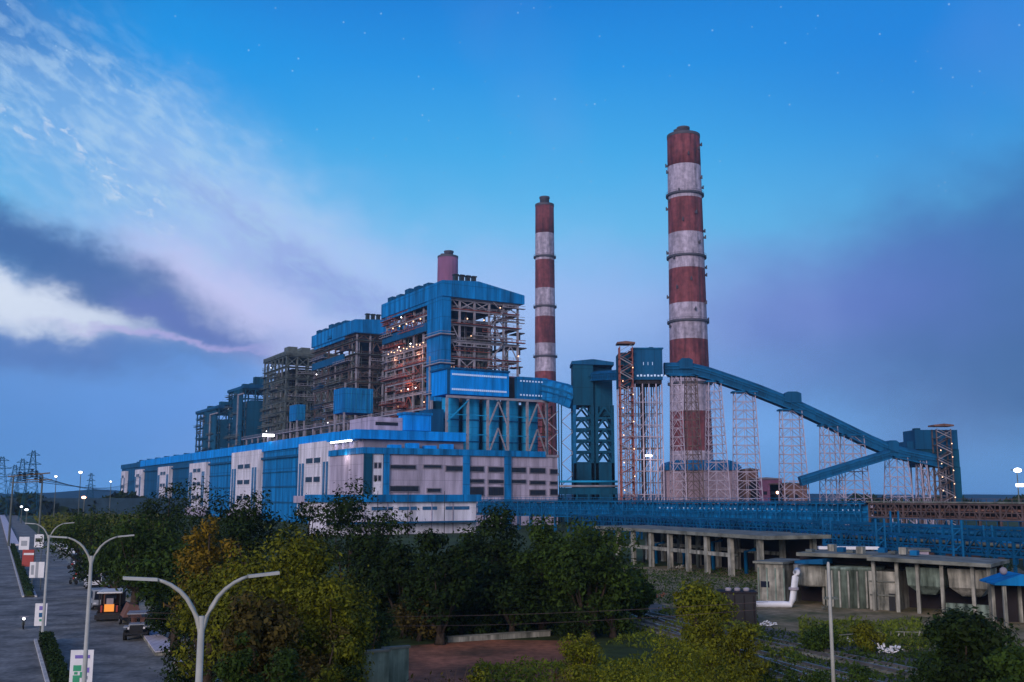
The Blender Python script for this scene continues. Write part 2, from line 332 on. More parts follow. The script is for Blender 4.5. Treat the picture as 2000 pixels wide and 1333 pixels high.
# ------------------------------------------------------------------ chimneys
def chimney(px, Y, r_top, r_bot, zt, bands, rings, label, caps, brackets=False, mats=('red','lilac'), u=None):
    b = PY(px, 900, Y); root = thing('chimney', label, 'chimney', (b.x, Y, 0))
    def rad(z): t = z/zt; return r_bot+(r_top-r_bot)*(t**.55)
    zs = [0]+bands+[zt]
    for i in range(len(zs)-1):
        n = max(2, int((zs[i+1]-zs[i])/12)); z0, z1 = zs[i], zs[i+1]
        mb = MB(); mb.path([(0,0,z0+(z1-z0)*k/n) for k in range(n+1)], [rad(z0+(z1-z0)*k/n) for k in range(n+1)], 48, caps=(i == len(zs)-2))
        k = (len(zs)-2-i) % 2; mb.build('painted_band', mats[k], root, True)
    for z in rings:
        g = MB().ring(rad(z)-.2, rad(z)+1.5, z-.9, z+.5, n=40).build('ring_gallery', 'ringd', root)
        hr = MB().ring(rad(z)+1.35, rad(z)+1.45, z+1.6, z+1.75, n=40)
        for j in range(20): t = j*math.pi/10; hr.bar(((rad(z)+1.4)*math.cos(t), (rad(z)+1.4)*math.sin(t), z+.5), ((rad(z)+1.4)*math.cos(t), (rad(z)+1.4)*math.sin(t), z+1.7), .1)
        hr.build('handrail', 'ringd', g)
    for (cx, cy, r, h) in caps:
        MB().lathe([(r, zt-1), (r, zt+h*.75), (r*1.1, zt+h*.8), (r*1.1, zt+h)], cx, cy, 20).build('flue', 'ringd', root, True)
    MB().ring(r_top-.3, r_top+.25, zt-1.2, zt+.9, n=40).build('rim', 'ringd', root)
    if brackets:
        rr = random.Random(3)
        for i in range(26):
            z = zt-6-i*(zt*.52)/26; t = math.pi+(i*2.39996 % math.pi) if i % 3 else (math.pi*1.0 if i % 2 else math.pi*2)
            r = rad(z); c, s_ = math.cos(t), math.sin(t)
            MB().bar((r*c, r*s_, z), ((r+1.6)*c, (r+1.6)*s_, z), .9, 1.5).bar(((r+1.3)*c, (r+1.3)*s_, z-1), ((r+1.3)*c, (r+1.3)*s_, z+1.6), .8).build('obstruction_bracket', 'ringd', root)
    lad = MB(); 
    for k in range(int(zt/6)):
        z = k*6.; r0, r1 = rad(z)+.5, rad(z+6)+.5; t = R(-60)
        for dt in (-.5, .5): lad.bar((r0*math.cos(t)-dt*math.sin(t), r0*math.sin(t)+dt*math.cos(t), z), (r1*math.cos(t)-dt*math.sin(t), r1*math.sin(t)+dt*math.cos(t), z+6), .12)
        lad.bar((r0*math.cos(t)-.5*math.sin(t), r0*math.sin(t)+.5*math.cos(t), z+3), (r0*math.cos(t)+.5*math.sin(t), r0*math.sin(t)-.5*math.cos(t), z+3), .1)
    lad.build('ladder', 'ringd', root)
    return root
def zz(py, Y): return PY(1000, py, Y).z
Y1 = 720
chimney(1351, Y1, 11.8, 16.6, zz(268, Y1), [zz(y, Y1) for y in (882, 805, 720, 666, 596, 528, 459, 392, 328)], [zz(y, Y1) for y in (750, 630, 504, 383)],
        'tallest striped chimney, red and white, behind the long sloping conveyor', [(0, 0, 4.4, 7), (-4.6, -2, 2.6, 4.5), (4.8, 3, 2.6, 4)], True)
Y2 = 905
chimney(1066, Y2, 8.4, 11.2, zz(402, Y2), [zz(y, Y2) for y in (727, 672, 620, 565, 510, 458)], [zz(y, Y2) for y in (697, 600, 503)],
        'slimmer striped red and white chimney standing alone beyond the boiler house', [(0, 0, 4.3, 8)])
Y3 = 1120
chimney(871, Y3, 11.4, 14.5, zz(503, Y3), [150, 190, 222], [200], 'plain mauve chimney stub showing above the nearest boiler roof', [(1, 0, 5, 7), (-5, 1, 3, 4)], mats=('mauve', 'mauve'))
# ------------------------------------------------------------------ boiler houses
def boiler(u0, v0, Ln, Wd, Ht, style, seed, label, cat='boiler house'):
    rr = random.Random(seed); o = W(u0, v0); root = thing('boiler_house', label, cat, o, RZ, 'boiler houses in a receding row')
    st = {'blue': 'steel', 'blue2': 'steelb', 'bare': 'steelg', 'clad': 'teal'}[style]; stl = {'blue': 'rust', 'blue2': 'steelg', 'bare': 'steelg', 'clad': 'teal'}[style]
    nx, ny = 5, 6; xs = [Wd*i/nx for i in range(nx+1)]; ys = [Ln*i/ny for i in range(ny+1)]
    zt = Ht-(7.6 if 'blue' in style else 3); lev = []; z = 14.
    while z < zt-3: lev.append(z); z += 6.4+rr.random()*1.8
    lev.append(zt)
    per = [(x, 0) for x in xs]+[(x, Ln) for x in xs]+[(0, y) for y in ys[1:-1]]+[(Wd, y) for y in ys[1:-1]]
    for (x, y) in per: MB().box(x-.42, x+.42, y-.42, y+.42, 0, zt).build('column', 'steel' if (y == 0 and 'blue' in style) else st, root)
    for k, z in enumerate(lev):
        d = rr.choice((1.6, 2.6, 3.6)); e = .5+rr.random()*1.2
        f = MB(); f.box(-e, Wd+e, -e, d, z-.35, z-.02).box(-e, d, d+.02, Ln-.02, z-.32, z-.0).box(Wd-1.5, Wd+e, d+.02, Ln-.02, z-.33, z-.01).box(-e, Wd+e, Ln, Ln+e, z-.34, z-.03)
        f.build('floor', stl if k % 3 else st, root)
        b = MB(); b.bar((0, 0, z-.75), (Wd, 0, z-.75), .5, .8).bar((0, 0, z-.78), (0, Ln, z-.78), .52, .8).bar((Wd, 0, z-.75), (Wd, Ln, z-.75), .5, .8)
        b.build('beam', st, root)
        h = MB()
        for zz_ in (.6, 1.15): h.bar((-e, -e, z+zz_), (Wd+e, -e, z+zz_), .13).bar((-e, -e, z+zz_), (-e, Ln, z+zz_), .13)
        for q in range(14): h.bar((Wd*q/13., -e, z), (Wd*q/13., -e, z+1.15), .1)
        for q in range(20): h.bar((-e, Ln*q/19., z), (-e, Ln*q/19., z+1.15), .1)
        h.build('handrail', st, root)
    def brace(a, b, z0, z1, m):
        t = rr.random(); mb = MB(); A, B = Vector(a), Vector(b); mid = (A+B)/2
        P_ = lambda p, z: (p[0], p[1], z)
        if t < .45: mb.bar(P_(A, z0), P_(B, z1), .42).bar(P_(B, z0), P_(A, z1), .40)
        elif t < .8: mb.bar(P_(A, z0), P_(mid, z1), .42).bar(P_(B, z0), P_(mid, z1), .40)
        else: mb.bar(P_(A, z0), P_(B, z1), .42)
        mb.build('brace', m, root)
    for k in range(len(lev)-1):
        for i in range(nx):
            if rr.random() < (.95 if k >= len(lev)-2 and i < 3 else .42): brace((xs[i], 0), (xs[i+1], 0), lev[k], lev[k+1]-.8, st)
        for i in range(ny):
            if rr.random() < .33: brace((0, ys[i]), (0, ys[i+1]), lev[k], lev[k+1]-.8, stl)
    fz = zt-8; fm = 'dark' if style != 'clad' else 'teal'
    fu = bx('furnace', fm, root, Wd*.16, Wd*.74, Ln*.12, Ln*.88, 16, fz)
    bs = MB()
    for q in range(int((fz-18)/2.6)):
        z = 18+q*2.6; bs.box(Wd*.16-.35, Wd*.74+.35, Ln*.12-.35, Ln*.88+.35, z, z+.45)
    bs.build('buckstay', 'steelb' if style == 'blue' else 'duct', fu)
    # ducts, pipes, vessels and cabins hung through the frame
    for q in range(13):
        z0 = 14+rr.random()*(fz-30); hh = 3+rr.random()*9
        if q % 2: x0 = Wd*rr.random()*.8; bx('duct', rr.choice(('duct', 'steelg', 'steelb')), root, x0, x0+2.5+rr.random()*5, 1.5+rr.random()*2, 5+rr.random()*3, z0, z0+hh)
        else: y0 = Ln*rr.random()*.85; bx('duct', rr.choice(('duct', 'steelg', 'duct', 'rust' if style == 'blue' else 'duct')), root, 1+rr.random(), 4.5+rr.random()*3, y0, y0+3+rr.random()*8, z0, z0+hh)
    for q in range(16):
        r_ = .3+rr.random()*.75; z0 = 16+rr.random()*(fz-50); z1 = z0+14+rr.random()*30; x = Wd*rr.random(); y = 1+rr.random()*4
        if q % 2: x, y = 1+rr.random()*4, Ln*rr.random()
        pts = [(x, y, z0), (x, y, z1), (x+(5 if x < Wd/2 else -5), y+.5, z1+1.5)] if q % 3 else [(max(0, x-9), y, z1), (min(Wd, x+9), y, z1)]
        MB().path(pts, r_, 8).build('pipe', rr.choice(('steel', 'steelb', 'duct')) if 'blue' in style else rr.choice(('steelg', 'duct')), root, True)
    st_m = MB()                                                   # zig-zag stair in one front bay
    for k in range(len(lev)-1):
        z0, z1 = lev[k], lev[k+1]; x0, x1 = xs[3]+1, xs[4]-1
        if k % 2: x0, x1 = x1, x0
        st_m.bar((x0, -1.2, z0), (x1, -1.2, z1), .9, .25); st_m.bar((x0, -1.7, z0+1.1), (x1, -1.7, z1+1.1), .1)
    st_m.build('stair', st, root)
    if 'blue' in style:
        ov = 2.4
        rf = MB().prism([(-ov, zt), (Wd+ov, zt), (Wd+ov, Ht-3.4), (Wd*.42, Ht+.8), (-ov, Ht-.5)], -ov, Ln+ov, 1).build('roof', 'blue', root)
        for q in range(4): MB().box(Wd*.16+q*3.1, Wd*.16+q*3.1+1.7, 2, 4, Ht-.3, Ht+3.6).box(Wd*.16+q*3.1-.3, Wd*.16+q*3.1+2.0, 1.7, 4.3, Ht+3.6, Ht+4.1).build('roof_vent', 'black', root)
        for q in range(5): MB().box(-ov+.3, 2.5, 13+q*10.4, 18.5+q*10.4, Ht-.5, Ht+1.2+(q*7 % 3)*.5).build('roof_monitor', 'blue_dk', root)
        bx('side_cladding', 'blue', root, -1.9, -1.0, 14.2, Ln-1, zt-1.6, zt-.01)
        bx('side_cladding', 'blue_dk', root, -2.0, -1.1, 14.5, Ln+1.5, zt-13.5, zt-9.6)
        ls = bx('lift_shaft', 'blue', root, -2.2, 2.4, -1.8, 13.6, 16, zt-.03) if style == 'blue' else None
        for q in range(5 if ls else 0): z = 30+q*13.; MB().box(-3.6, 3.9, -3.2, 15, z, z+.5).bar((-3.6, -3.2, z+1.4), (-3.6, 15, z+1.4), .18).bar((-3.6, -3.2, z+1.4), (3.9, -3.2, z+1.4), .18).build('landing', 'steel', root)
        MB().bar((-2.4, 9.5, 20), (-2.4, 9.5, zt-26), .8).build('downpipe', 'steel', root)
    elif style == 'bare':
        MB().prism([(-1, zt), (Wd+1, zt), (Wd+1, Ht-.6), (Wd*.5, Ht+.6), (-1, Ht-.6)], -1, Ln+1, 1).build('roof', 'steelg', root)
        for q in range(3): bx('roof_monitor', 'steelg', root, 2+q*11, 8+q*11, 3+q*7, 12+q*7, Ht, Ht+3+q)
        for q in range(2): bx('side_cladding', 'blue', root, -1, 0.2, 3+q*30, 9+q*30, 26, 46)
    else:
        bx('side_cladding', 'teal', root, -1.2, -.5, 4, Ln*.62, zt*.5, zt+2); bx('front_cladding', 'teal', root, 1, Wd*.5, -1.2, -.5, zt*.34, zt-9)
        bx('front_panel', 'blue_dk', root, 6, Wd-14, -1.9, -1.25, 18, 40)
        MB().prism([(-1.5, zt), (Wd+1.5, zt), (Wd+1.5, Ht-1), (Wd*.5, Ht+1), (-1.5, Ht-1)], -1.5, Ln+1, 1).build('roof', 'blue_dk', root)
        for q in range(6): a = rr.random()*(Wd-8); b = rr.random()*(Ln-10); bx('roof_monitor', 'teal', root, a, a+4+rr.random()*3, b, b+6, Ht-.5, Ht+2.5+rr.random()*5)
        MB().bar((-1.6, Ln*.3, 14), (-1.6, Ln*.3, zt-4), 1).bar((-1.6, -.9, zt-4), (-1.6, Ln*.3, zt-4), .9).build('pipe', 'steel', root)
    # galleries, cable trays and small pipe runs hung outside the frame
    for q in range(60 if style != 'clad' else 40):
        z = rr.choice(lev[:-1])+rr.random()*5; y0 = Ln*rr.random()*.8+(14 if style == 'blue' else 0); y1 = min(Ln+3, y0+6+rr.random()*26); e = .8+rr.random()*2.6
        if y1 <= y0: continue
        m2 = rr.choice({'blue': ('rust', 'rust', 'rust', 'steel'), 'blue2': ('steelg', 'steelb', 'blue_dk', 'steel'), 'bare': ('steelg', 'duct', 'steelg'), 'clad': ('teal', 'steelg')}[style])
        g2 = MB().box(-e, -.5, y0, y1, z, z+.28).bar((-e, y0, z+1.3), (-e, y1, z+1.3), .16)
        for j in range(int((y1-y0)/2.5)): g2.bar((-e, y0+j*2.5, z), (-e, y0+j*2.5, z+1.3), .13)
        g2.build('side_gallery', m2, root)
    for q in range(44 if style != 'clad' else 26):
        z = rr.choice(lev[:-1])+rr.random()*5; x0 = Wd*rr.random()*.8; x1 = min(Wd+3, x0+5+rr.random()*18); e = .8+rr.random()*1.8
        m2 = rr.choice({'blue': ('steelb', 'rust', 'steel', 'steelb'), 'blue2': ('steelb', 'steel', 'rust'), 'bare': ('steelg', 'duct', 'steel'), 'clad': ('teal', 'steelg')}[style])
        g2 = MB().box(x0, x1, -e, -.5, z, z+.28).bar((x0, -e, z+1.3), (x1, -e, z+1.3), .16)
        for j in range(int((x1-x0)/2.5)): g2.bar((x0+j*2.5, -e, z), (x0+j*2.5, -e, z+1.3), .13)
        g2.build('front_gallery', m2, root)
    for q in range(90 if style != 'clad' else 50):
        z0 = 14+rr.random()*(zt-40); z1 = min(zt-2, z0+6+rr.random()*26); w2 = .25+rr.random()*.5; m2 = rr.choice(('steel', 'steelb', 'duct', 'steelg') if 'blue' in style else ('steelg', 'duct', 'steel'))
        if q % 2: x, y = -.3+rr.random()*3, Ln*rr.random()
        else: x, y = Wd*rr.random(), -.3+rr.random()*4
        MB().bar((x, y, z0), (x, y, z1), w2).build('riser', m2, root)
    if True:
        for q in range(14): a_ = 2+rr.random()*(Wd*.5); z0 = 20+rr.random()*(zt-45); bx('equipment', rr.choice(('duct', 'steelb', 'steelg', 'dark')), root, a_, a_+3+rr.random()*9, 4.5+rr.random()*3, 9, z0, z0+2+rr.random()*5)
        for q in range(22): b_ = 4+rr.random()*(Ln-16); z0 = 18+rr.random()*(zt-45); bx('equipment', rr.choice(('duct', 'steelb', 'steelg', 'dark', 'rust' if style == 'blue' else 'duct')), root, 2+rr.random()*3, 7.5, b_, b_+4+rr.random()*9, z0, z0+2+rr.random()*7)
    # work lights left on among the floors
    for q in range({'blue': 26, 'blue2': 8, 'bare': 4, 'clad': 2}[style]):
        z = rr.choice(lev[:-1])+2.2
        if rr.random() < .6: p = (-.9, 17+rr.random()*(Ln-18), z)
        else: p = (rr.random()*Wd, -.9, z)
        MB().ball(p, .32 if style == 'blue' else .3, 6, 4).build('work_light', 'lampw' if style == 'blue' and q % 4 else 'lamp', root)
    return root
vB = 200
b4 = boiler(407, vB, 65, 38, 107, 'blue', 11, 'nearest boiler house, blue roof with four black vents over rusty open framework')
# silver-lit upper slot with a row of lamps under its roof on the left side
for q in range(5): MB().ball((-1.6, 22+q*8., 92.5), .34, 6, 4).build('work_light', 'lampw', b4)
for q in range(12): MB().ball((-1.4, 19+q*3.7, 81-(q % 2)*.6), .3, 6, 4).build('work_light', 'lampw', b4)
# slung platforms on its right side
for q, z in enumerate((44, 52, 61, 70, 79, 86)): MB().box(38.6, 41.5+(q*5 % 3), 1, 9, z, z+.5).box(39.2, 40.4, 1.5, 3, z-3, z-.1).build('side_platform', 'steelb', b4)
boiler(513, vB, 65, 38, 105, 'blue2', 12, 'second boiler house, blue roof band over brown-grey open framework')
boiler(635, vB, 47, 36, 103, 'bare', 13, 'third boiler house, unclad grey-green steel framework without blue sheeting')
boiler(728, vB, 44, 36, 90, 'clad', 14, 'fourth boiler house, lower dark teal block beside the unclad framework')
boiler(800, vB, 72, 40, 81, 'clad', 15, 'farthest boiler house, small dark teal block at the left end of the row')
# light blue ducts that show between the second and third frames
for (pa, pb, pc, pd, u, lab) in ((672, 757, 728, 808, 470, 'blue clad filter box between the first two boiler houses'), (580, 790, 596, 822, 600, 'narrow light blue duct in front of the third boiler house')):
    v0, z1 = PU(pa, pb, u); v1, z0 = PU(pc, pd, u); r_ = thing('filter_box', lab, 'plant box', W(u, v0), RZ)
    bx('casing', 'blue', r_, 0, v1-v0, 0, 14, z0, z1)
    for q in range(6): x = (v1-v0)*(q+.5)/6; bx('rib', 'silo', r_, x-.12, x+.12, -.25, -.01, z0+1, z1-1)
    for x in (0.5, v1-v0-.5):
        for y in (.5, 13): MB().box(x-.4, x+.4, y-.4, y+.4, 0, z0-.01).build('leg', 'steel', r_)
# ------------------------------------------------------------------ turbine hall
vT = 138
th = thing('turbine_hall', 'very long blue turbine hall with white stair panels, running away to the left', 'industrial hall', W(345, vT), RZ)
Lh = 844-345
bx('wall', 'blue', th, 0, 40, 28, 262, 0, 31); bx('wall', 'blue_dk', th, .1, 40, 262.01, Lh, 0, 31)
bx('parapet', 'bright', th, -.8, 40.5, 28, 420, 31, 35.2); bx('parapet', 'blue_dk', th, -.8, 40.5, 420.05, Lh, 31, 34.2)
bx('ledge', 'blue_dk', th, -1.1, -.01, 66, 420, 27.2, 28.2)
for q in range(3): bx('sheeting_rail', 'blue_dk', th, -.25, -.02, 70, Lh, 8+q*6.5, 8.5+q*6.5)
for q in range(34): bx('roof_ventilator', 'blue_dk', th, 8, 11, 150+q*10, 154+q*10, 34.6, 36.4+(q % 3)*.5)
for (a, b) in ((373, 411), (468, 515), (567, 606), (660, 695), (751, 775), (815, 832)):
    y0, y1 = a-345, b-345; Lp = y1-y0; pn = bx('stair_panel', 'white', th, -2.2, -.02, y0, y1, 3, 32 if a < 500 else 29)
    for (f0, f1) in ((.80, .86), (.90, .95), (.06, .11), (.15, .20)):
        bx('slot_window', 'glassb', pn, -2.5, -2.23, y0+Lp*f0, y0+Lp*f1, 5, 24)
    for r_ in range(3):
        for (f0, f1) in ((.28, .47), (.52, .72)):
            fr = bx('window_frame', 'white', pn, -2.42, -2.23, y0+Lp*f0-.3, y0+Lp*f1+.3, 9+r_*7.4-.3, 11+r_*7.4+.3)
            bx('window', 'glass', pn, -2.52, -2.44, y0+Lp*f0, y0+Lp*f1, 9+r_*7.4, 11+r_*7.4)
    bx('plinth', 'lav', pn, -3.4, -2.24, y0-4, y1+1, 8.2 if a == 373 else 0, 11 if a == 373 else 4)
# grey round-fronted service bay at the near end, lit from its canopy
for q in range(7):
    y = 1.5+q*3.9; MB().lathe([(1.5, 0), (1.5, 30.4)], -.3, y, 14).build('half_round_shaft', 'grey' if q % 2 else 'lav', th, True)
bx('end_wall', 'grey', th, 0, 40, 0, 27.9, 0, 31); bx('canopy', 'bright', th, -4, 40, -2, 27.9, 31.2, 34.5)
cl = MB()
for q in range(5): cl.box(-3.6, -2.6, 5+q*4.4, 7.2+q*4.4, 30.6, 31.1)
cl.build('canopy_light', 'lamp', th)
# blue upstand at the near end of the hall (the taller box beside the first boiler house)
u_b, _ = PV(790, 830, 150); up = thing('deaerator_block', 'plain bright blue block standing on the near end of the turbine hall', 'plant box', W(345, vT+8), RZ)
(v0, z0), (v1, z1) = PU(790, 876, 352), PU(842, 812, 352)
bx('wall', 'bright', up, v0-vT-8, v1-vT-8, 7, 13, 35.3, z1); bx('parapet', 'blue', up, v0-vT-8.5, v1-vT-7.5, 6.6, 13.4, z1+.01, z1+.9)
bx('low_annex', 'lav', up, -2, v0-vT-8.1, 9, 30, 35.3, 40)
bx('window_band', 'glass', up, 0, v0-vT-10, 8.8, 8.98, 37, 38.2)
# long walkway on steel posts above the hall roof, in front of the boiler houses
wk = thing('walkway', 'long pale steel walkway on posts above the turbine hall roof', 'walkway', W(345, 184), RZ)
MB().box(0, 2.4, 72, 330, 47, 47.5).bar((0, 72, 48.8), (0, 330, 48.8), .2).bar((0, 72, 48.1), (0, 330, 48.1), .14).build('deck', 'steel', wk)
for q in range(20): MB().box(.6, 1.4, 74+q*13., 74.8+q*13., 0, 46.9).build('post', 'steel', wk)
# ------------------------------------------------------------------ front service building
uF = 337
v0, zt = PU(711, 879, uF); v1, _ = PU(1090, 895, uF); zt = 27.0
sb = thing('service_building', 'low pale building with blue pilasters and dark window strips below the silos', 'building', W(uF, v0), RZ)
def VX(px): return PU(px, 920, uF)[0]-v0
def VZ(px, py): return PU(px, py, uF)[1]
bx('wall', 'lav', sb, 0, v1-v0, .5, 34, 0, zt-1.3); bx('fascia', 'blue', sb, -.6, v1-v0-6, -.5, 34.4, zt-1.29, zt+.9); bx('roof', 'grey', sb, v1-v0-5.99, v1-v0+.4, 0, 34.3, zt-1.28, zt-.3)
for (a, b, m) in ((711, 726, 'teal'), (750, 760, 'blue'), (905, 917, 'blue'), (986, 998, 'blue')): bx('pilaster', m, sb, VX(a), VX(b), -.35, .49, 0, zt-1.31)
bx('white_panel', 'white', sb, VX(728), VX(748), .2, .49, 0, zt-1.4)
def swin(a, b, y0, y1, m='glass'):
    x0, x1 = VX(a), VX(b); z0, z1 = VZ((a+b)/2, y1), VZ((a+b)/2, y0)
    fr = bx('window', 'grey', sb, x0-.3, x1+.3, .16, .48, z0-.3, z1+.3); bx('pane', m, fr, x0, x1, .08, .15, z0, z1)
    for q in range(1, max(1, int((x1-x0)/2))): bx('mullion', 'black', fr, x0+q*2-.08, x0+q*2+.08, 0, .07, z0, z1)
for (a, b, c, d) in ((732, 736, 905, 914), (740, 744, 905, 914), (732, 736, 930, 939), (740, 744, 930, 939), (763, 812, 909, 916), (828, 862, 909, 914), (872, 903, 911, 920),
                     (763, 818, 950, 960), (836, 861, 955, 961), (919, 945, 912, 921), (955, 984, 913, 922), (919, 945, 937, 943), (955, 984, 938, 944), (919, 945, 952, 968), (955, 984, 952, 968),
                     (1000, 1027, 914, 923), (1036, 1065, 915, 924), (1075, 1089, 917, 926), (1000, 1027, 938, 944), (1036, 1065, 940, 946), (1075, 1089, 941, 947), (1036, 1065, 958, 967), (1075, 1089, 956, 967)): swin(a, b, c, d)
for q in range(4): bx('roof_cabin', 'bright', sb, 12+q*7, 16+q*7, 4, 8, zt+.91, zt+2.3+(q % 2)*.7)
# white building in front, mostly behind trees
wb = thing('white_store', 'long low white building under a flat blue roof edge, half hidden by trees', 'building', (0, 0, 0), 0)
p0, p1 = PY(640, 966, 292), PY(930, 966, 318)
wa = math.atan2(p1.y-p0.y, p1.x-p0.x); wb.location = (p0.x, p0.y, 0); wb.rotation_euler.z = wa; WL = (p1-p0).length
bx('wall', 'white', wb, 0, WL, 0, 14, 0, 9.4); bx('roof_edge', 'blue', wb, -1, WL+1.2, -1.2, 15, 9.41, 11.5)
for (a, b) in ((.10, .22), (.28, .42), (.46, .58), (.62, .72), (.78, .95)): bx('window', 'glassb', wb, WL*a, WL*b, -.12, -.01, 7.0, 8.0)
for q in range(6): bx('door_panel', 'lav', wb, WL*(.08+q*.15), WL*(.08+q*.15)+.25, -.2, -.02, 0, 9.3)
for q in (.5, .75, .3): MB().path([(WL*q, -2, 0), (WL*q, -2, 12.6)], [.14, .08], 6).build('pole', 'black', wb)
bx('low_canopy', 'blue_dk', wb, 0, WL, -3, -.21, 3.3, 3.7)
# ------------------------------------------------------------------ coal bunker bay with silos
uB, vb = 375, 186
bb = thing('coal_bunker', 'bright blue bunker gallery with white dotted windows on silos', 'industrial building', W(uB, vb), RZ)
def BX(px): return PU(px, 800, uB)[0]-vb
zb, zt = 52.4, 62.6; xe = BX(1070)
bx('gallery', 'bright', bb, 0, BX(994), 0, 15, zb, zt); bx('gallery', 'blue', bb, BX(1012), xe, 0, 15, zb-.6, zt-1.2)
bx('recess', 'dark', bb, BX(994)+.01, BX(1012)-.01, 3, 14, zb, zt-1.5); bx('corner_joint', 'blue_dk', bb, -.3, .9, -.25, -.01, zb-.2, zt+.3)
bx('roof', 'blue_dk', bb, -.8, BX(994)+.3, -.6, 15.6, zt+.01, zt+.8)
for k in range(28):
    a = 2.+k*(BX(994)-3)/28
    for z in (zb+1.6, zt-2.4): bx('window', 'winlit', bb, a, a+.72, -.2, -.01, z, z+.75)
for k in range(9):
    a = BX(1012)+1+k*1.5
    for z in (zb+.8, zt-3.4): bx('window', 'winlit', bb, a, a+.72, -.2, -.01, z, z+.7)
bx('beam', 'steel', bb, -.5, xe+.5, -.5, .4, zb-1.6, zb-.62)
cs = [BX(p) for p in (873, 914, 953, 992, 1030, 1068)]
for x in cs:
    for y in (0, 14.5): MB().box(x-.45, x+.45, y-.3, y+.6, 0, zb-1.61).build('column', 'steel', bb)
for z in (20, 28, 36, 44): MB().bar((cs[0], .1, z), (cs[-1], .1, z), .35).build('girt', 'silo', bb)
for i in (2, 4):
    for (z0, z1) in ((17, 27), (27.5, 39), (39.5, 50)):
        xm = (cs[i]+cs[i+1])/2; MB().bar((cs[i], -.2, z0), (xm, -.2, z1), .55).bar((cs[i+1], -.25, z0), (xm, -.25, z1), .5).build('brace', 'steel', bb)
for i in (0,): MB().bar((cs[0], -.2, 41), (cs[1], -.2, 50), .5).bar((cs[0], -.2, 16), (cs[1], -.2, 27), .5).build('brace', 'silo', bb)
for i in range(5):
    xm = (cs[i]+cs[i+1])/2
    s_ = MB().lathe([(.9, 17), (3.6, 25), (3.6, 51)], xm, 6.5, 24).build('silo', 'silo', bb, True)
    [MB().ring(3.55, 3.85, z, z+.5, xm, 6.5, 24).build('band', 'bluesteel', s_) for z in (33, 42)]
bx('back_wall', 'teal', bb, 0, xe, 15.7, 16.2, 10, zb-1.7); bx('end_frame', 'blue_dk', bb, -6, -.6, 2, 14, 0, 46)
# steel work and brown stair right of the silos
se = thing('service_stair', 'brown steel stair frame between the silos and the blue transfer tower', 'stair tower', W(uB+6, vb+xe+1.2), RZ)
for x in (0, 4.5):
    for y in (0, 5): MB().box(x-.25, x+.25, y-.25, y+.25, 0, 50).build('column', 'brown', se)
zg = MB(); fl = MB()
for k in range(16):
    z = 2+k*3.; zg.bar((0 if k % 2 else 4.5, -.1, z), (4.5 if k % 2 else 0, -.1, z+3), .7, .25); fl.box(-.4, 4.9, -.4, 5.3, z-.12, z)
zg.build('flight', 'steelb', se); fl.build('landing', 'brown', se)
# ------------------------------------------------------------------ transfer towers and conveyors (they stand square to the view)
def X_(px, Y, py=850): return PY(px, py, Y).x
def Z_(py, Y): return PY(1000, py, Y).z
YT = 430
x0, x1 = X_(1120, YT), X_(1199, YT); xm = X_(1160, YT)
tt = thing('transfer_tower', 'dark teal transfer tower with braced open legs, left of the red stair tower', 'transfer tower', ((x0+x1)/2, YT, 0)); cx = tt.location.x
a, b, m_ = x0-cx, x1-cx, xm-cx
bx('head_house', 'teal', tt, a, m_, 0, 14, Z_(792, YT), Z_(712, YT)); bx('head_house', 'blue_dk', tt, m_+.01, b, 5, 14, Z_(740, YT), Z_(712, YT))
MB().prism([(a-.5, Z_(712, YT)+.01), (b+.4, Z_(714, YT)), (b+.4, Z_(708, YT)), (m_, Z_(702, YT)), (a-.5, Z_(706, YT))], -.6, 14.6, 1).build('roof', 'blue_dk', tt)
bx('lower_casing', 'teal', tt, a+7, b-.2, 1.5, 13.5, Z_(812, YT), Z_(742, YT)); bx('base', 'teal', tt, a, b, -.5, 14.5, 0, Z_(905, YT))
lz = [Z_(905, YT)+i*(Z_(795, YT)-Z_(905, YT))/5 for i in range(6)]
for x in (a+.5, m_-.6, m_+1.2, b-.5):
    for y in (0, 13.5): MB().box(x-.65, x+.65, y-.5, y+.5, 0, Z_(792, YT)-.01).build('leg', 'bluesteel' if x == a+.5 else 'teal', tt)
bx('lift_well', 'teal', tt, m_-1.6, m_+1.9, 3, 9, 0, Z_(792, YT))
for k in range(5):
    for (p, q) in ((a+.5, m_-.6), (m_+1.2, b-.5)):
        for y in (0, 13.5):
            c = (p+q)/2; MB().bar((p, y, lz[k]), (c, y, lz[k+1]), .8).bar((q, y, lz[k]), (c, y, lz[k+1]), .78).bar((p, y, lz[k]), (q, y, lz[k]), .9).build('brace', 'teal', tt)
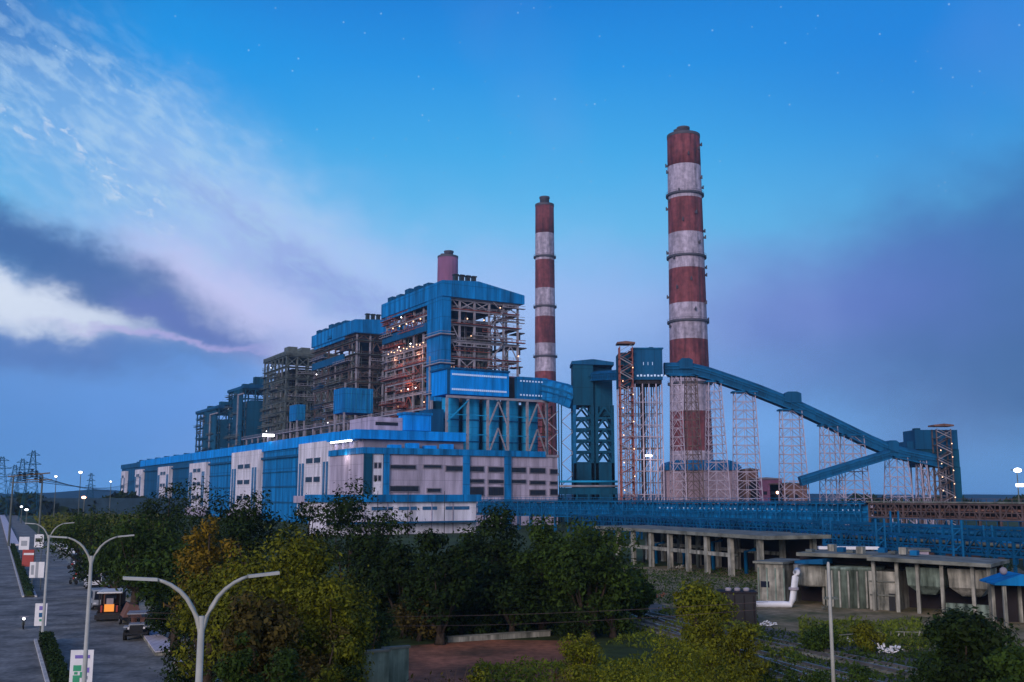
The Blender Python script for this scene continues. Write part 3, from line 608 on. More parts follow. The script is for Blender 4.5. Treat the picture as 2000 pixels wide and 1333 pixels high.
# gallery from the bunker down to this tower
def gallery(pts, wd, ht, m, name, label, cat='conveyor gallery', round_=True, mroof='blue_dk', loc=None, group=None):
    """closed gallery swept along pts; centre line given in world metres"""
    o = Vector(loc or pts[0]); o.z = 0; root = thing(name, label, cat, o, 0, group)
    P = [Vector(p)-o for p in pts]
    sec = [(-wd/2, -ht/2), (wd/2, -ht/2), (wd/2, ht*.18), (wd*.36, ht*.42), (0, ht*.5), (-wd*.36, ht*.42), (-wd/2, ht*.18)]
    def sweep(sec, mm, nm, cap=True, par=root):
        mb = MB(); n = len(sec)
        for i, p in enumerate(P):
            d = (P[min(i+1, len(P)-1)]-P[max(i-1, 0)]).normalized(); s = d.cross(Vector((0, 0, 1))).normalized(); u = s.cross(d)
            for (q, r_) in sec: mb.v.append(tuple(p+s*q+u*r_))
        for i in range(len(P)-1):
            for j in range(n): mb.f.append((i*n+j, i*n+(j+1) % n, (i+1)*n+(j+1) % n, (i+1)*n+j))
        if cap: mb.f.append(tuple(range(n-1, -1, -1))); mb.f.append(tuple((len(P)-1)*n+j for j in range(n)))
        return mb.build(nm, mm, par)
    sweep(sec, m, 'casing')
    sweep([(-wd/2-.5, -ht/2-.45), (wd/2+.5, -ht/2-.45), (wd/2+.5, -ht/2-.02), (-wd/2-.5, -ht/2-.02)], 'bluesteel', 'deck')
    sweep([(wd/2+.02, ht*.10), (wd/2+.3, ht*.10), (wd/2+.3, ht*.2), (wd/2+.02, ht*.2)], 'bluesteel', 'eaves_trim')
    sweep([(wd/2+.9, -ht*.12), (wd/2+1.05, -ht*.12), (wd/2+1.05, -ht*.07), (wd/2+.9, -ht*.07)], 'bluesteel', 'handrail')
    rb = MB()
    for i in range(len(P)-1):
        d = P[i+1]-P[i]; n = max(1, int(d.length/3.)); dn = d.normalized(); s = dn.cross(Vector((0, 0, 1))).normalized(); u = s.cross(dn)
        for k in range(n): c = P[i]+d*(k/n)+s*(wd/2+.08); rb.bar(c-u*ht*.48, c+u*ht*.09, .18)
    rb.build('rib', 'bluesteel', root)
    return root
gp = [W(uB+5, vb+xe-1, Z_(755, 441)), PY(1105, 769, 437), PY(1128, 779, 433.5)]
gallery(gp, 7.5, 8.6, 'blue', 'inclined_gallery', 'bright blue gallery sloping from the bunker down to the teal tower')
YC = 385
gallery([PY(1162, 733, 430)+Vector((0, 2, 0)), PY(1215, 731, 397)], 4.2, 3.6, 'blue_dk', 'link_bridge', 'short level bridge linking the teal tower and the dark blue head house')
for (px, dx) in ((1080, 0), (1108, 0)):
    r_ = thing('steel_trestle', 'thin braced leg under the left end of the sloping blue gallery' if px == 1080 else 'thin braced leg beside the teal tower under the sloping gallery', 'trestle', (X_(px, 438), 438, 0))
    zt = Z_(790, 438)
    for q in (-2.4, 2.4): MB().bar((q*1.1, 0, 0), (q, 0, zt), .45).build('leg', 'teal', r_)
    mb = MB(); k = 0; z = 2.
    while z < zt-5: mb.bar((-2.5 if k % 2 else 2.5, 0, z), (2.5 if k % 2 else -2.5, 0, z+4.5), .3); z += 4.5; k += 1
    mb.build('lattice', 'steel', r_)
# head house on slender legs
hx0, hx1 = X_(1212, YC), X_(1297, YC); hc = (hx0+hx1)/2
hh = thing('head_house', 'dark blue box house high on pale slender columns, right of the red stair tower', 'transfer tower', (hc, YC, 0)); a, b = hx0-hc, hx1-hc
zb, zt = Z_(742, YC), Z_(682, YC); d = 14
bx('box', 'blue_dk', hh, a+5.6, b, 0, d, zb, zt); bx('side_box', 'teal', hh, a, a+5.58, 1.2, d-1, zb-2.4, zt-1.2); bx('roof_edge', 'bluesteel', hh, a+5.3, b+.4, -.4, d+.4, zt+.01, zt+.5)
bx('roof_hatch', 'teal', hh, b-4.5, b-3, 3, 6, zt+.51, zt+1.2); bx('skirt', 'dark', hh, a+6, b-.3, .6, d-.6, zb-1.5, zb-.01)
for k in range(9): bx('window', 'winlit', hh, a+6.5+k*1.3, a+7.2+k*1.3, -.15, -.01, zb+1.2, zb+1.8+(k % 2)*.2)
for k in range(3): bx('lamp_strip', 'winlit', hh, a+9+k*1.7, a+9.2+k*1.7, -.15, -.01, zt-6.2, zt-5)
cols = [a+.4, a+3.2, a+5.8, a+8.6, a+11, b-2.6, b-.4]
for i, x in enumerate(cols):
    for y in (.4, d*.5, d-.4): MB().box(x-.22, x+.22, y-.22, y+.22, 0, zb-2.41 if i < 2 else zb-1.51).build('column', 'trestle', hh)
rr = random.Random(8)
for k in range(11):
    z = 3+k*4.3; mb = MB()
    for y in (.35, d*.5, d-.35): mb.bar((cols[0], y, z), (cols[-1], y, z), .26)
    for i in range(len(cols)-1):
        if rr.random() < .75: mb.bar((cols[i], .3, z), (cols[i+1], .3, z+4.3), .2)
        if rr.random() < .6: mb.bar((cols[i+1], d-.3, z), (cols[i], d-.3, z+4.3), .2)
    mb.build('tier', 'trestle' if k % 3 else 'steelb', hh)
MB().box(.2, 1.6, 3, 5, 2, zb-1.52).build('chute', 'dark', hh)
bx('foot_lamp', 'lamp', hh, 1, 3.4, -.5, 0, Z_(892, YC), Z_(889, YC))
def stair_tower(px0, px1, pyt, Y, label, m='rust', zbase=0.):
    xa, xb = X_(px0, Y), X_(px1, Y); c = (xa+xb)/2; hw = (xb-xa)/2; zt = Z_(pyt, Y); r_ = thing('stair_tower', label, 'stair tower', (c, Y, 0))
    for x in (-hw, hw):
        for y in (0, 4): MB().box(x-.2, x+.2, y-.2, y+.2, 0, zt-2).build('post', m, r_)
    k = 0; z = .2
    while z < zt-5:
        f = MB().bar((-hw if k % 2 else hw, .2+(k % 2)*1.8, z), (hw if k % 2 else -hw, .2+(k % 2)*1.8, z+2.7), 1.1, .3)
        f.bar((-hw if k % 2 else hw, -.2, z+1), (hw if k % 2 else -hw, -.2, z+3.7), .12).build('flight', m if k % 2 else 'steel', r_)
        MB().box(-hw-.3, -hw+1.4, -.3, 4.2, z-.1, z+.02).box(hw-1.4, hw+.3, -.3, 4.2, z+2.6, z+2.72).build('landing', m, r_); k += 2; z += 2.7
        k -= 1
        if k % 3 == 0: MB().bar((-hw, -.25, z), (hw, -.25, z+2.7), .16).build('brace', 'steel', r_)
    MB().prism([(-hw-1, zt-1), (hw+1, zt-1), (hw+1, zt-.4), (0, zt), (-hw-1, zt-.4)], -1, 5, 1).build('roof', 'brown', r_)
    for q in range(12): MB().ball((hw*(1 if q % 2 else -.6), -.5, 3+q*(zt-8)/12), .22, 6, 4).build('work_light', 'lampw', r_)
    return r_
stair_tower(1213, 1238, 667, YC-3, 'tall red-brown zigzag stair tower with a small red roof, in front of the head house')
# the long sloping conveyor
pts = [(1297, 720), (1345, 719), (1385, 729), (1432, 745), (1480, 762), (1545, 788), (1620, 823), (1700, 862), (1745, 881), (1800, 893), (1838, 901)]
cv = gallery([PY(x, y, YC+6) for x, y in pts], 4.2, 4.5, 'blue_dk', 'sloping_conveyor', 'long curved blue conveyor falling from the head house to the right')
for (px, py, w_) in ((1338, 713, 2.6), (1546, 778, 3.1), (1741, 873, 2.)):
    p = PY(px, py, YC+6)-cv.location; MB().prism([(p.x-w_, p.z-2), (p.x+w_, p.z-2), (p.x+w_, p.z+1.6), (p.x+w_*.5, p.z+2.3), (p.x-w_*.6, p.z+2.3), (p.x-w_, p.z+1.4)], -2.6, 2.6, 1).build('drive_house', 'blue_dk', cv)
gallery([PY(1562, 939, YC), PY(1640, 915, YC), PY(1736, 886, YC-1)], 3.4, 3.1, 'blue_dk', 'rising_conveyor', 'shorter dark conveyor rising from the ground to meet the long sloping one')
# lattice trestles below
def trestle(px, pyt, wt, wb_, Y, label, m='trestle', dep=5.):
    x = X_(px, Y); zt = Z_(pyt, Y); ht, hb = X_(1000+wt/2, Y), X_(1000+wb_/2, Y)
    r_ = thing('trestle', label, 'trestle', (x, Y, 0), 0, 'lattice trestles under the long conveyor'); dt, db = dep*.4, dep
    for sx in (-1, 1):
        for sy in (-1, 1): MB().bar((sx*hb, sy*db, 0), (sx*ht, sy*dt, zt), .3).build('leg', m, r_)
    ms = MB(); zs = []; z = 0.; n = max(5, int(zt/3.2))
    for k in range(n+1): zs.append(zt*k/n)
    def pt(sx, sy, z): t = z/zt; return (sx*(hb+(ht-hb)*t), sy*(db+(dt-db)*t), z)
    for k in range(n):
        za, zb_ = zs[k], zs[k+1]
        for sy in (-1, 1):
            c = tuple((p+q)/2 for p, q in zip(pt(-1, sy, zb_), pt(1, sy, zb_)))
            ms.bar(pt(-1, sy, zb_), pt(1, sy, zb_), .2).bar(pt(-1, sy, za), c, .17).bar(pt(1, sy, za), c, .17)
        for sx in (-1, 1): ms.bar(pt(sx, -1, zb_), pt(sx, 1, zb_), .18).bar(pt(sx, -1, za), pt(sx, 1, zb_), .15)
        if wb_ > 26: ms.bar(((pt(-.25, -1, za))), pt(-.25, -1, zb_), .16).bar(pt(.3, 1, za), pt(.3, 1, zb_), .16)
    ms.build('lattice', m, r_)
    MB().box(-ht-1, ht+1, -dt-.6, dt+.6, zt, zt+.6).build('cap_beam', 'bluesteel', r_)
    return r_
YR = YC+6
trestle(1322, 736, 18, 26, YR, 'lattice trestle nearest the head house, left edge of the tall chimney')
trestle(1352, 736, 20, 34, YR, 'lattice trestle in front of the middle of the tall chimney', 'steelb')
trestle(1397, 748, 24, 46, YR, 'lattice trestle at the right edge of the tall chimney')
trestle(1456, 768, 38, 50, YR, 'lattice trestle standing in clear sky just right of the tall chimney')
trestle(1546, 803, 38, 50, YR, 'lattice trestle under the roof hump of the long conveyor')
trestle(1619, 833, 28, 36, YR, 'narrow lattice trestle behind the middle of the rising conveyor')
trestle(1664, 852, 38, 54, YR, 'wide pale lattice trestle crossing the rising conveyor')
trestle(1748, 894, 36, 46, YR, 'lattice trestle right where the two conveyors meet')
trestle(1796, 900, 12, 14, YR, 'thin trestle close against the end tower')
# end tower
YE = 392
ex0, ex1 = X_(1787, YE), X_(1870, YE); ec = (ex0+ex1)/2; et = thing('end_tower', 'blue end tower at the low end of the conveyor, far right', 'transfer tower', (ec, YE, 0)); a, b = ex0-ec, ex1-ec
bx('box', 'blue_dk', et, a, b, 0, 12, Z_(878, YE), Z_(840, YE)); bx('lower_box', 'teal', et, a+1.5, b+.4, .5, 12, Z_(912, YE), Z_(878, YE)-.02)
bx('right_casing', 'teal', et, b-3, b+.8, 1, 11, 0, Z_(912, YE)-.02); bx('roof_unit', 'teal', et, a+1, a+3, 2, 5, Z_(840, YE), Z_(836, YE)); bx('step_roof', 'blue_dk', et, a-2.4, a-.02, 2, 11, Z_(880, YE), Z_(862, YE))
for i in range(5):
    x = a+2+i*2.3
    for y in (.8, 11): MB().box(x-.22, x+.22, y-.22, y+.22, 0, Z_(912, YE)-.03).build('column', 'steel', et)
for k in range(4):
    z = k*5.6; mb = MB()
    for i in range(4): mb.bar((a+2+i*2.3, .75, z), (a+2+(i+1)*2.3, .75, z+5.2), .25).bar((a+2+(i+1)*2.3, .75, z), (a+2+i*2.3, .75, z+5.2), .24)
    mb.bar((a+2, .75, z+5.4), (a+11, .75, z+5.4), .3); mb.build('tier', 'steel', et)
stair_tower(1829, 1857, 828, YE-5, 'red-brown stair tower in front of the end tower, far right', 'steelb')
# pale round-roofed house at the chimney foot
Yr = 480
xa, xb = X_(1298, Yr), X_(1446, Yr); rc = (xa+xb)/2; rh = thing('chimney_side_house', 'pale pink building with a rounded blue roof below the tall chimney', 'building', (rc, Yr, 0)); a, b = xa-rc, xb-rc
ze, zr = Z_(919, Yr), Z_(899, Yr)
bx('wall', mat('pink_wall', (.42, .29, .33), .8, .25, .15, streak=True, grid=[(2, 2.6, .2, .3)]), rh, a+.5, b-.6, .4, 20, 0, ze)
pr = [(a, ze+.01), (b, ze+.01), (b, ze+1.6), (b-2.5, zr-.9), (b-6, zr), (a+5, zr), (a+2, zr-.9), (a, ze+2)]
MB().prism(pr, -.4, 20.6, 1).build('roof', 'blue', rh)
for q in range(9): bx('roof_rib', 'bluesteel', rh, a+2+q*3.9, a+2.3+q*3.9, -.6, -.41, ze, ze+2.6)
bx('corner_bay', 'brown', rh, b-.59, b+2.6, 2, 18, 0, ze-1)  # brown bay projecting past the right-hand corner
for (p0_, p1_, pt_, m, lab) in ((1448, 1478, 916, 'brown', 'small brown block beside the round-roofed house'), (1462, 1524, 934, 'mauve', 'low mauve block under the open trestle'), (1500, 1572, 944, 'brown', 'low red-brown shed with a warm lamp at the rising conveyor foot')):
    a, b = X_(p0_, 440), X_(p1_, 440); zt = Z_(pt_, 440); s_ = thing('plant_shed', lab, 'shed', ((a+b)/2, 440, 0)); h_ = (b-a)/2
    bx('wall', m, s_, -h_, h_, 0, 9, 0, zt-.6); MB().prism([(-h_-.5, zt-.59), (h_+.5, zt-.59), (h_+.5, zt-.2), (0, zt+.3), (-h_-.5, zt-.2)], -.5, 9.5, 1).build('roof', 'grey' if m == 'mauve' else 'steelb', s_)
    for q in range(3): bx('window', 'glass', s_, -h_*.7+q*h_*.5, -h_*.7+q*h_*.5+1.6, -.12, -.01, zt*.62, zt*.62+1.4)
    if m == 'brown' and p0_ == 1500: MB().ball((-h_+3, -.4, zt-4), .6, 8, 5).build('wall_lamp', 'lampo', s_)
# low service bridge behind the transfer tower
sv = thing('service_bridge', 'pale twin pipe bridge between the pale building and the stair tower', 'pipe bridge', (X_(1092, 400), 400, 0)); L_ = X_(1205, 400)-X_(1092, 400)
for k, py in enumerate((941, 950)): MB().path([(0, 0, Z_(py, 400)), (L_, 0, Z_(py, 400))], .42, 8).build('pipe', 'silo' if k == 0 else 'steel', sv, True)
bx('gallery_wall', 'teal', sv, 0, L_, .6, 3, Z_(966, 400), Z_(953, 400))
for q in range(5): MB().box(L_*(q+.5)/5-.3, L_*(q+.5)/5+.3, .3, .9, 0, Z_(953, 400)).build('post', 'teal', sv)
# ------------------------------------------------------------------ pipe racks between the plant and the yard
def rack(A, B, zt, zb, bay, depth, name, label, cat, mk, group=None, seed=1, pipes=6, clad=False, mp=('blue', 'bluesteel', 'blue_dk')):
    A, B = Vector((*A, 0)), Vector((*B, 0)); d = B-A; Ln = d.length; rz = math.atan2(d.y, d.x); root = thing(name, label, cat, A, rz, group); rr = random.Random(seed); n = int(Ln/bay)
    for k in range(n+1):
        x = k*bay; f = MB()
        for y in (0, depth): f.bar((x, y, 0), (x, y, zt), .38)
        f.bar((x, 0, zb), (x, depth, zb), .34).bar((x, 0, zt-.1), (x, depth, zt-.1), .3)
        f.build('frame', mk, root)
    def run(y, z, w_, nm='chord'): MB().bar((0, y, z), (Ln, y, z), w_).build(nm, mk, root)
    for y in (-.05, depth+.05): run(y, zt+.1, .34); run(y, zb+.12, .36); run(y, (zb+zt)/2, .22)
    for i in range(n):
        t = MB(); x = i*bay
        t.bar((x, -.1, zb), (x+bay/2, -.1, zt), .2).bar((x+bay, -.1, zb), (x+bay/2, -.1, zt), .19)
        for q in (.25, .5, .75): t.bar((x+bay*q, -.02, zb), (x+bay*q, -.02, zt), .15)
        if i < 100: t.build('truss_panel', mk, root)
    for i in range(pipes):
        y = .5+(depth-1)*i/max(1, pipes-1); r_ = .16+rr.random()*.3; z = zb+.3+r_ if i % 2 else (zb+zt)/2+.2+r_
        MB().path([(0, y, z), (Ln, y, z)], r_, 8).build('pipe', rr.choice(mp), root, True)
    if clad: bx('side_sheet', 'blue', root, 0, Ln, depth*.3, depth*.3+.15, zb+.5, zt-.3); bx('roof_sheet', 'blue_dk', root, -.5, Ln+.5, -.4, depth+.4, zt+.4, zt+.6)
    h = MB().bar((0, -.3, zt+1.3), (Ln, -.3, zt+1.3), .1)
    for k in range(int(Ln/2)): h.bar((k*2, -.3, zt+.3), (k*2, -.3, zt+1.3), .09)
    h.build('handrail', mk, root)
    return root, Ln
def ln(px, d): a, b, c = ray(px, 980); return (a/b*d, d)
r1, L1 = rack(ln(925, 362), ln(1690, 246), 9.3, 4.6, 6, 6, 'clad_conveyor_bridge', 'long blue-sheeted conveyor bridge running across behind the trees', 'pipe rack', 'bluesteel', clad=True)
for q in range(44):
    if q % 5 != 4: x = L1*.56+q*L1*.0098; bx('window', 'winlit', r1, x, x+.34, 1.6, 1.79, 7.6, 7.95)
r2, L2 = rack(ln(1697, 245), ln(2075, 202), 9.3, 6.2, 5, 6, 'open_conveyor_bridge', 'open brown lattice bridge continuing to the right edge with small lamps', 'pipe rack', 'steelb', seed=3, mp=('steelb', 'dark', 'brown'))
bx('deck_wall', 'dark', r2, 0, L2, 3, 3.3, 6.5, 9.2); bx('roof_strip', 'slab', r2, -.5, L2, -.5, 6.5, 9.7, 9.95)
for q in range(34): x = 1+q*L2/34; bx('lamp', 'winlit' if q % 3 else 'lampw', r2, x, x+.26, 2.7, 2.95, 7.9, 8.25)
r3, L3 = rack(ln(1120, 292), ln(2090, 160), 5.9, 3.1, 5.2, 5, 'pipe_rack', 'lower blue pipe rack on many posts in front of the conveyor bridge', 'pipe rack', 'blue_dk', seed=5, pipes=7)
bx('side_sheet', 'bluesteel', r3, 0, L3*.62, 4, 4.1, 3.2, 5.4)
r4, L4 = rack(ln(1545, 196), ln(2090, 140), 4.9, 2.6, 4.6, 3.6, 'pipe_rack', 'nearest small blue pipe rack above the old concrete shed', 'pipe rack', 'blue_dk', seed=9, pipes=5, mp=('blue', 'steelg', 'bluesteel'))
for (px, d, ht) in ((1716, 168, 7.6), (1745, 186, 8.6), (1865, 152, 7.8), (1612, 190, 7.2), (1925, 172, 6.5)):
    p = ln(px, d); r_ = thing('pipe_stand', 'tall blue braced stand '+{1716: 'above the flat shed roof', 1745: 'behind the shed roof beside the twin pipes', 1865: 'at the right end of the racks', 1612: 'above the long white beam', 1925: 'nearest the right edge'}[px], 'pipe stand', (*p, 0))
    for q in (-.7, .7): MB().bar((q, 0, 0), (q, 0, ht), .28).build('post', 'bluesteel', r_)
    mb = MB()
    for k in range(int(ht/1.1)): mb.bar((-.7, 0, k*1.1), (.7, 0, k*1.1+1.1 if k % 2 else k*1.1), .14)
    mb.build('rungs', 'bluesteel', r_)
# dark plant mass seen between the rack posts
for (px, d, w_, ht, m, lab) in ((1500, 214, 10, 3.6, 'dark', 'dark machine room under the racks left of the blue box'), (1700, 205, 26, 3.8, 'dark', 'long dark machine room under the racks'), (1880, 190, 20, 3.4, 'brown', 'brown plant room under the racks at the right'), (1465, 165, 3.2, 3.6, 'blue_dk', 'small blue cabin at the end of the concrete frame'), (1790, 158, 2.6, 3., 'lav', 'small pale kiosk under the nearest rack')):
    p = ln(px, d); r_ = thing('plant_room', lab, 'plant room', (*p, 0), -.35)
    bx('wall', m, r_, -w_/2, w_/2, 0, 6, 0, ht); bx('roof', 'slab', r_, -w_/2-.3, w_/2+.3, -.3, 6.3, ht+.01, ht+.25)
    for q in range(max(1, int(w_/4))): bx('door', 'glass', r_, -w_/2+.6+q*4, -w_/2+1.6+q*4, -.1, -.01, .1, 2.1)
# ------------------------------------------------------------------ concrete frame with the flat roof
cA, cB = Vector((*ln(1165, 186), 0)), Vector((*ln(1505, 140), 0)); d = cB-cA; cf = thing('pump_house', 'open concrete frame of columns and beams under a long flat roof', 'building', cA, math.atan2(d.y, d.x)); Lc = d.length
bx('roof_slab', 'slab', cf, 0, Lc, -.9, 10, 5.5, 6.0)
def cxp(px):
    lo, hi = 0., 1.
    for _ in range(40):
        m_ = (lo+hi)/2; p = cA+d*m_
        if p.x/p.y*2000*1.0 < (px-1000)/1.03*1.0: lo = m_
        else: hi = m_
    return lo*Lc
cp = [cxp(p) for p in (1180, 1210, 1240, 1275, 1312, 1348, 1385, 1432, 1490)]
for i, x in enumerate(cp):
    for y in (0, 9): MB().box(x-.38, x+.38, y-.3, y+.3, 0, 5.49).build('column', 'conc', cf)
for i in range(len(cp)-2): bx('beam', 'conc', cf, cp[i]+.39, cp[i+1]-.39, -.2, .2, 2.7, 3.25); bx('rear_beam', 'conc', cf, cp[i]+.39, cp[i+1]-.39, 8.8, 9.2, 2.7, 3.2)
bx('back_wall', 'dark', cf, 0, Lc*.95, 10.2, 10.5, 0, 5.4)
for q in range(8): MB().path([(cp[1]+q*4.2, 5, 0), (cp[1]+q*4.2, 5, 2.2+q % 3), (cp[1]+q*4.2+1.5, 5.6, 2.6+q % 3)], .3, 8).build('pump_pipe', 'bluesteel' if q % 2 else 'steelg', cf, True)
# old concrete works
oA, oB = Vector((*ln(1474, 113), 0)), Vector((*ln(1932, 99), 0)); d = oB-oA; ow = thing('concrete_works', 'old stained concrete works with hoppers and tanks under a flat slab roof', 'building', oA, math.atan2(d.y, d.x)); Lo = d.length
f = lambda px: (px-1474)/458.*Lo
ow.scale = (1, 1, .89)
bx('left_block', 'conc', ow, 0, f(1530), 0, 6, 0, 4.7); bx('block_roof', 'slab', ow, -.3, f(1530)+.2, -.4, 6.4, 4.71, 4.95)
for q in range(4): bx('pier', 'concg', ow, f(1476)+q*.95, f(1476)+q*.95+.14, -.12, -.01, .5, 4.2)
bx('window', 'glass', ow, f(1482), f(1500), -.1, -.012, 1.9, 2.6)
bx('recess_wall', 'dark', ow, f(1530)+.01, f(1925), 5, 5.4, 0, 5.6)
MB().lathe([(2.1, 2.2), (2.3, 2.4), (2.3, 4.6)], f(1580), 2.6, 20).build('small_tank', 'conc', ow, True)
tk = MB().lathe([(3.1, 0), (3.1, 4.3), (3.2, 4.35), (3.2, 4.6)], f(1655), 3.2, 28).build('round_tank', 'concg', ow, True)
for q in range(12): t = math.pi+q*math.pi/11; MB().box(f(1655)+3.15*math.cos(t)-.08, f(1655)+3.15*math.cos(t)+.08, 3.2+3.15*math.sin(t)-.12, 3.2+3.15*math.sin(t)+.05, .1, 4.2).build('rib', 'conc', tk)
bx('mid_block', 'conc', ow, f(1700), f(1752), .6, 5, 0, 4.3); bx('opening', 'black', ow, f(1738), f(1750), .48, .59, 0, 1.9)
for q in range(2): bx('sill', 'slab', ow, f(1702), f(1750), .45, .59, 1.6+q*1.5, 1.75+q*1.5)
for (a, b, m) in ((1772, 1838, 'concg'), (1848, 1918, 'conc')):
    A_, B_ = f(a), f(b); hp = MB().add([(A_, .6, 4.9), (B_, .6, 4.9), (B_, 5, 4.9), (A_, 5, 4.9), (A_+.1, .7, 2.9), (B_-.1, .7, 2.9), (B_-.1, 4.9, 2.9), (A_+.1, 4.9, 2.9), (A_+1, 1.8, 1.9), (B_-1, 1.8, 1.9), (B_-1, 4, 1.9), (A_+1, 4, 1.9)],
        [(3,2,1,0),(0,1,5,4),(1,2,6,5),(2,3,7,6),(3,0,4,7),(4,5,9,8),(5,6,10,9),(6,7,11,10),(7,4,8,11),(8,9,10,11)]).build('hopper', m, ow)
for px in (1716, 1760, 1798, 1842, 1896, 1924):
    for y in (-.25, 5.6): MB().box(f(px)-.16, f(px)+.16, y-.16, y+.16, 0, 5.6).build('column', 'conc', ow)
bx('stub_wall', 'concg', ow, f(1845), f(1930), -.1, .2, 0, 1.3)
MB().prism([(f(1712), 5.61), (f(1934), 5.35), (f(1934), 5.72), (f(1712), 6.05)], -1.6, 7, 1).build('roof_slab', 'slab', ow)
MB().prism([(f(1556), 5.7), (f(1711), 5.7), (f(1711), 6.1), (f(1556), 6.1)], .5, 8, 1).build('roof_slab', 'slab', ow)
MB().prism([(f(1560), 4.9), (f(1618), 4.9), (f(1618), 5.5), (f(1560), 5.2)], -.6, 2.4, 1).build('blue_canopy', 'blue_dk', ow)
for q in range(9): bx('roof_clutter', ('steelg', 'conc', 'bluesteel')[q % 3], ow, f(1565)+q*1.35, f(1565)+q*1.35+.7, 2+(q*3 % 4), 3+(q*3 % 4), 6.11, 6.4+(q*5 % 3)*.25)
p = PY(1658, 1070, 125); wr = thing('white_beam', 'long white horizontal beam lying above the concrete shed roof', 'beam', (p.x, 125, 0), -.12)
bx('beam', 'whitep', wr, -3.5, 3.5, 0, .9, p.z-.22, p.z+.12)
for x in (-2.8, 2.8): MB().box(x-.12, x+.12, .3, .6, 0, p.z-.23).build('post', 'steelg', wr)
# white pipe with two bends, black tank box
q0, q1, q2, q3 = PY(1478, 1181, 109), PY(1543, 1181, 108), PY(1551, 1150, 108), PY(1553, 1117, 108.6)
pp = MB().path([q0, q1-Vector((.5, 0, 0)), q1, q1+Vector((.3, 0, .45)), q3-Vector((0, 0, .5)), q3-Vector((-.1, 0, .12)), q3+Vector((.5, .9, .05))], [.34]*7, 12).build('white_pipe', 'whitep', None, True)
tag(pp, 'bent white pipe rising in front of the concrete works', 'pipe'); MB().ring(.3, .52, q2.z-.12, q2.z+.12, q2.x-.02, 108.1, 14).build('flange', 'steel', pp)
c = G(1445, 1222); bt = thing('black_tank', 'matt black rectangular tank box at the start of the white pipe', 'tank', (c.x, c.y, 0), -.1)
bx('body', 'black', bt, -1.55, 1.5, 0, 2.4, 0, 2.75); bx('lid', 'dark', bt, -1.7, 1.65, -.15, 2.55, 2.76, 2.9)
for q in range(4): bx('rib', 'dark', bt, -1.3+q*.85, -1.2+q*.85, -.1, -.01, .1, 2.6)
for q in range(3): MB().lathe([(.28, 2.9), (.28, 3.15), (.1, 3.2)], -.8+q*.8, 1.1, 10).build('hatch', 'steel', bt, True)
# blue roofed shed at the right edge
c = G(1992, 1225); bs = thing('blue_roof_shed', 'small open shed with a bright blue sloping roof cut by the right edge', 'shed', (c.x, c.y, 0), -.15)
MB().prism([(-2.0, 3.6), (5, 3.5), (5, 3.65), (.3, 4.55), (-2.0, 3.75)], -.5, 4, 1).build('roof', 'blue', bs)
for x in (-1.1, 1.2, 3.5):
    for y in (0, 3.4): MB().box(x-.15, x+.15, y-.15, y+.15, 0, 3.5).build('post', 'conc', bs)
bx('back_wall', 'dark', bs, -1, 5, 3.6, 3.8, 0, 3.3); MB().ball((-.6, 1.5, 4.7), .35, 8, 6).build('vent_cowl', 'steel', bs, True)
# railway tracks
for k, (pa, pb) in enumerate((((1150, 1180), (2060, 1382)), ((1150, 1196), (1980, 1420)), ((1215, 1195), (1760, 1410)))):
    A, B = G(*pa), G(*pb)
    d = (B-A).normalized(); s = Vector((-d.y, d.x, 0)); tr = thing('railway_track', ('upper', 'middle', 'lowest')[k]+' of the rail tracks beside the yard', 'railway track', (A.x, A.y, 0)); Lr = (B-A).length
    for q in (-.72, .72): MB().bar(tuple(s*q+Vector((0, 0, .28))), tuple(d*Lr+s*q+Vector((0, 0, .28))), .13, .18).build('rail', 'rail', tr)
    sl = MB()
    for i in range(int(Lr/.7)): c = d*(i*.7); sl.bar(c-s*1.25+Vector((0, 0, .11)), c+s*1.25+Vector((0, 0, .11)), .26, .16)
    sl.build('sleepers', 'slab', tr)['kind'] = 'stuff'
# loose things in the yard
def rubble(px, py, s, m, name, label, cat, seed):
    rr = random.Random(seed); c = G(px, py); mb = MB()
    for q in range(26):
        x, y = (rr.random()-.5)*s*2, (rr.random()-.5)*s; z = rr.random()*.35*s
        a = Vector((rr.random()-.5, rr.random()-.5, (rr.random()-.3)*.6)).normalized()*s*(.12+.35*rr.random()); mb.bar(Vector((x, y, z+.1)), Vector((x, y, z+.1))+a, .06+.2*rr.random()*s, .03+.06*rr.random())
    return tag(mb.build(name, m, None, loc=(c.x, c.y, .05)), label, cat)
rubble(1685, 1262, 1.0, 'whitep', 'scrap_heap', 'small heap of white scrap standing beside the slim pole', 'scrap', 1)
rubble(1738, 1278, .9, 'whitep', 'scrap_heap', 'flatter heap of crumpled white sheets right of the scrap', 'scrap', 2)
rubble(1615, 1193, .6, 'slab', 'rubble_pile', 'low strip of pale rubble before the round tank', 'rubble', 3)
rubble(1320, 1112, 1.2, 'conc', 'rubble_pile', 'grey rubble mound with a white lump before the concrete frame', 'rubble', 4)
rubble(1282, 1170, 1.1, 'earth', 'soil_heap', 'reddish soil heap left of the yellow-green tree', 'soil heap', 6)
rubble(1500, 1225, .7, 'whitep', 'white_sheet', 'white sheet lying in front of the black tank', 'sheet', 7)
fn = thing('low_fence', 'low pale broken fence line in the grass of the yard', 'fence', G(1640, 1256)); e = G(1820, 1243)-fn.location
for q in range(14): p = e*(q/13.); MB().bar(p, p+Vector((q % 3*.08, 0, .35+.3*(q*7 % 5)/5)), .07).build('post', 'conc', fn)
MB().bar((0, 0, .6), e*.45+Vector((0, 0, .6)), .07).bar(e*.6+Vector((0, 0, .55)), e+Vector((0, 0, .3)), .05).build('rail', 'conc', fn)
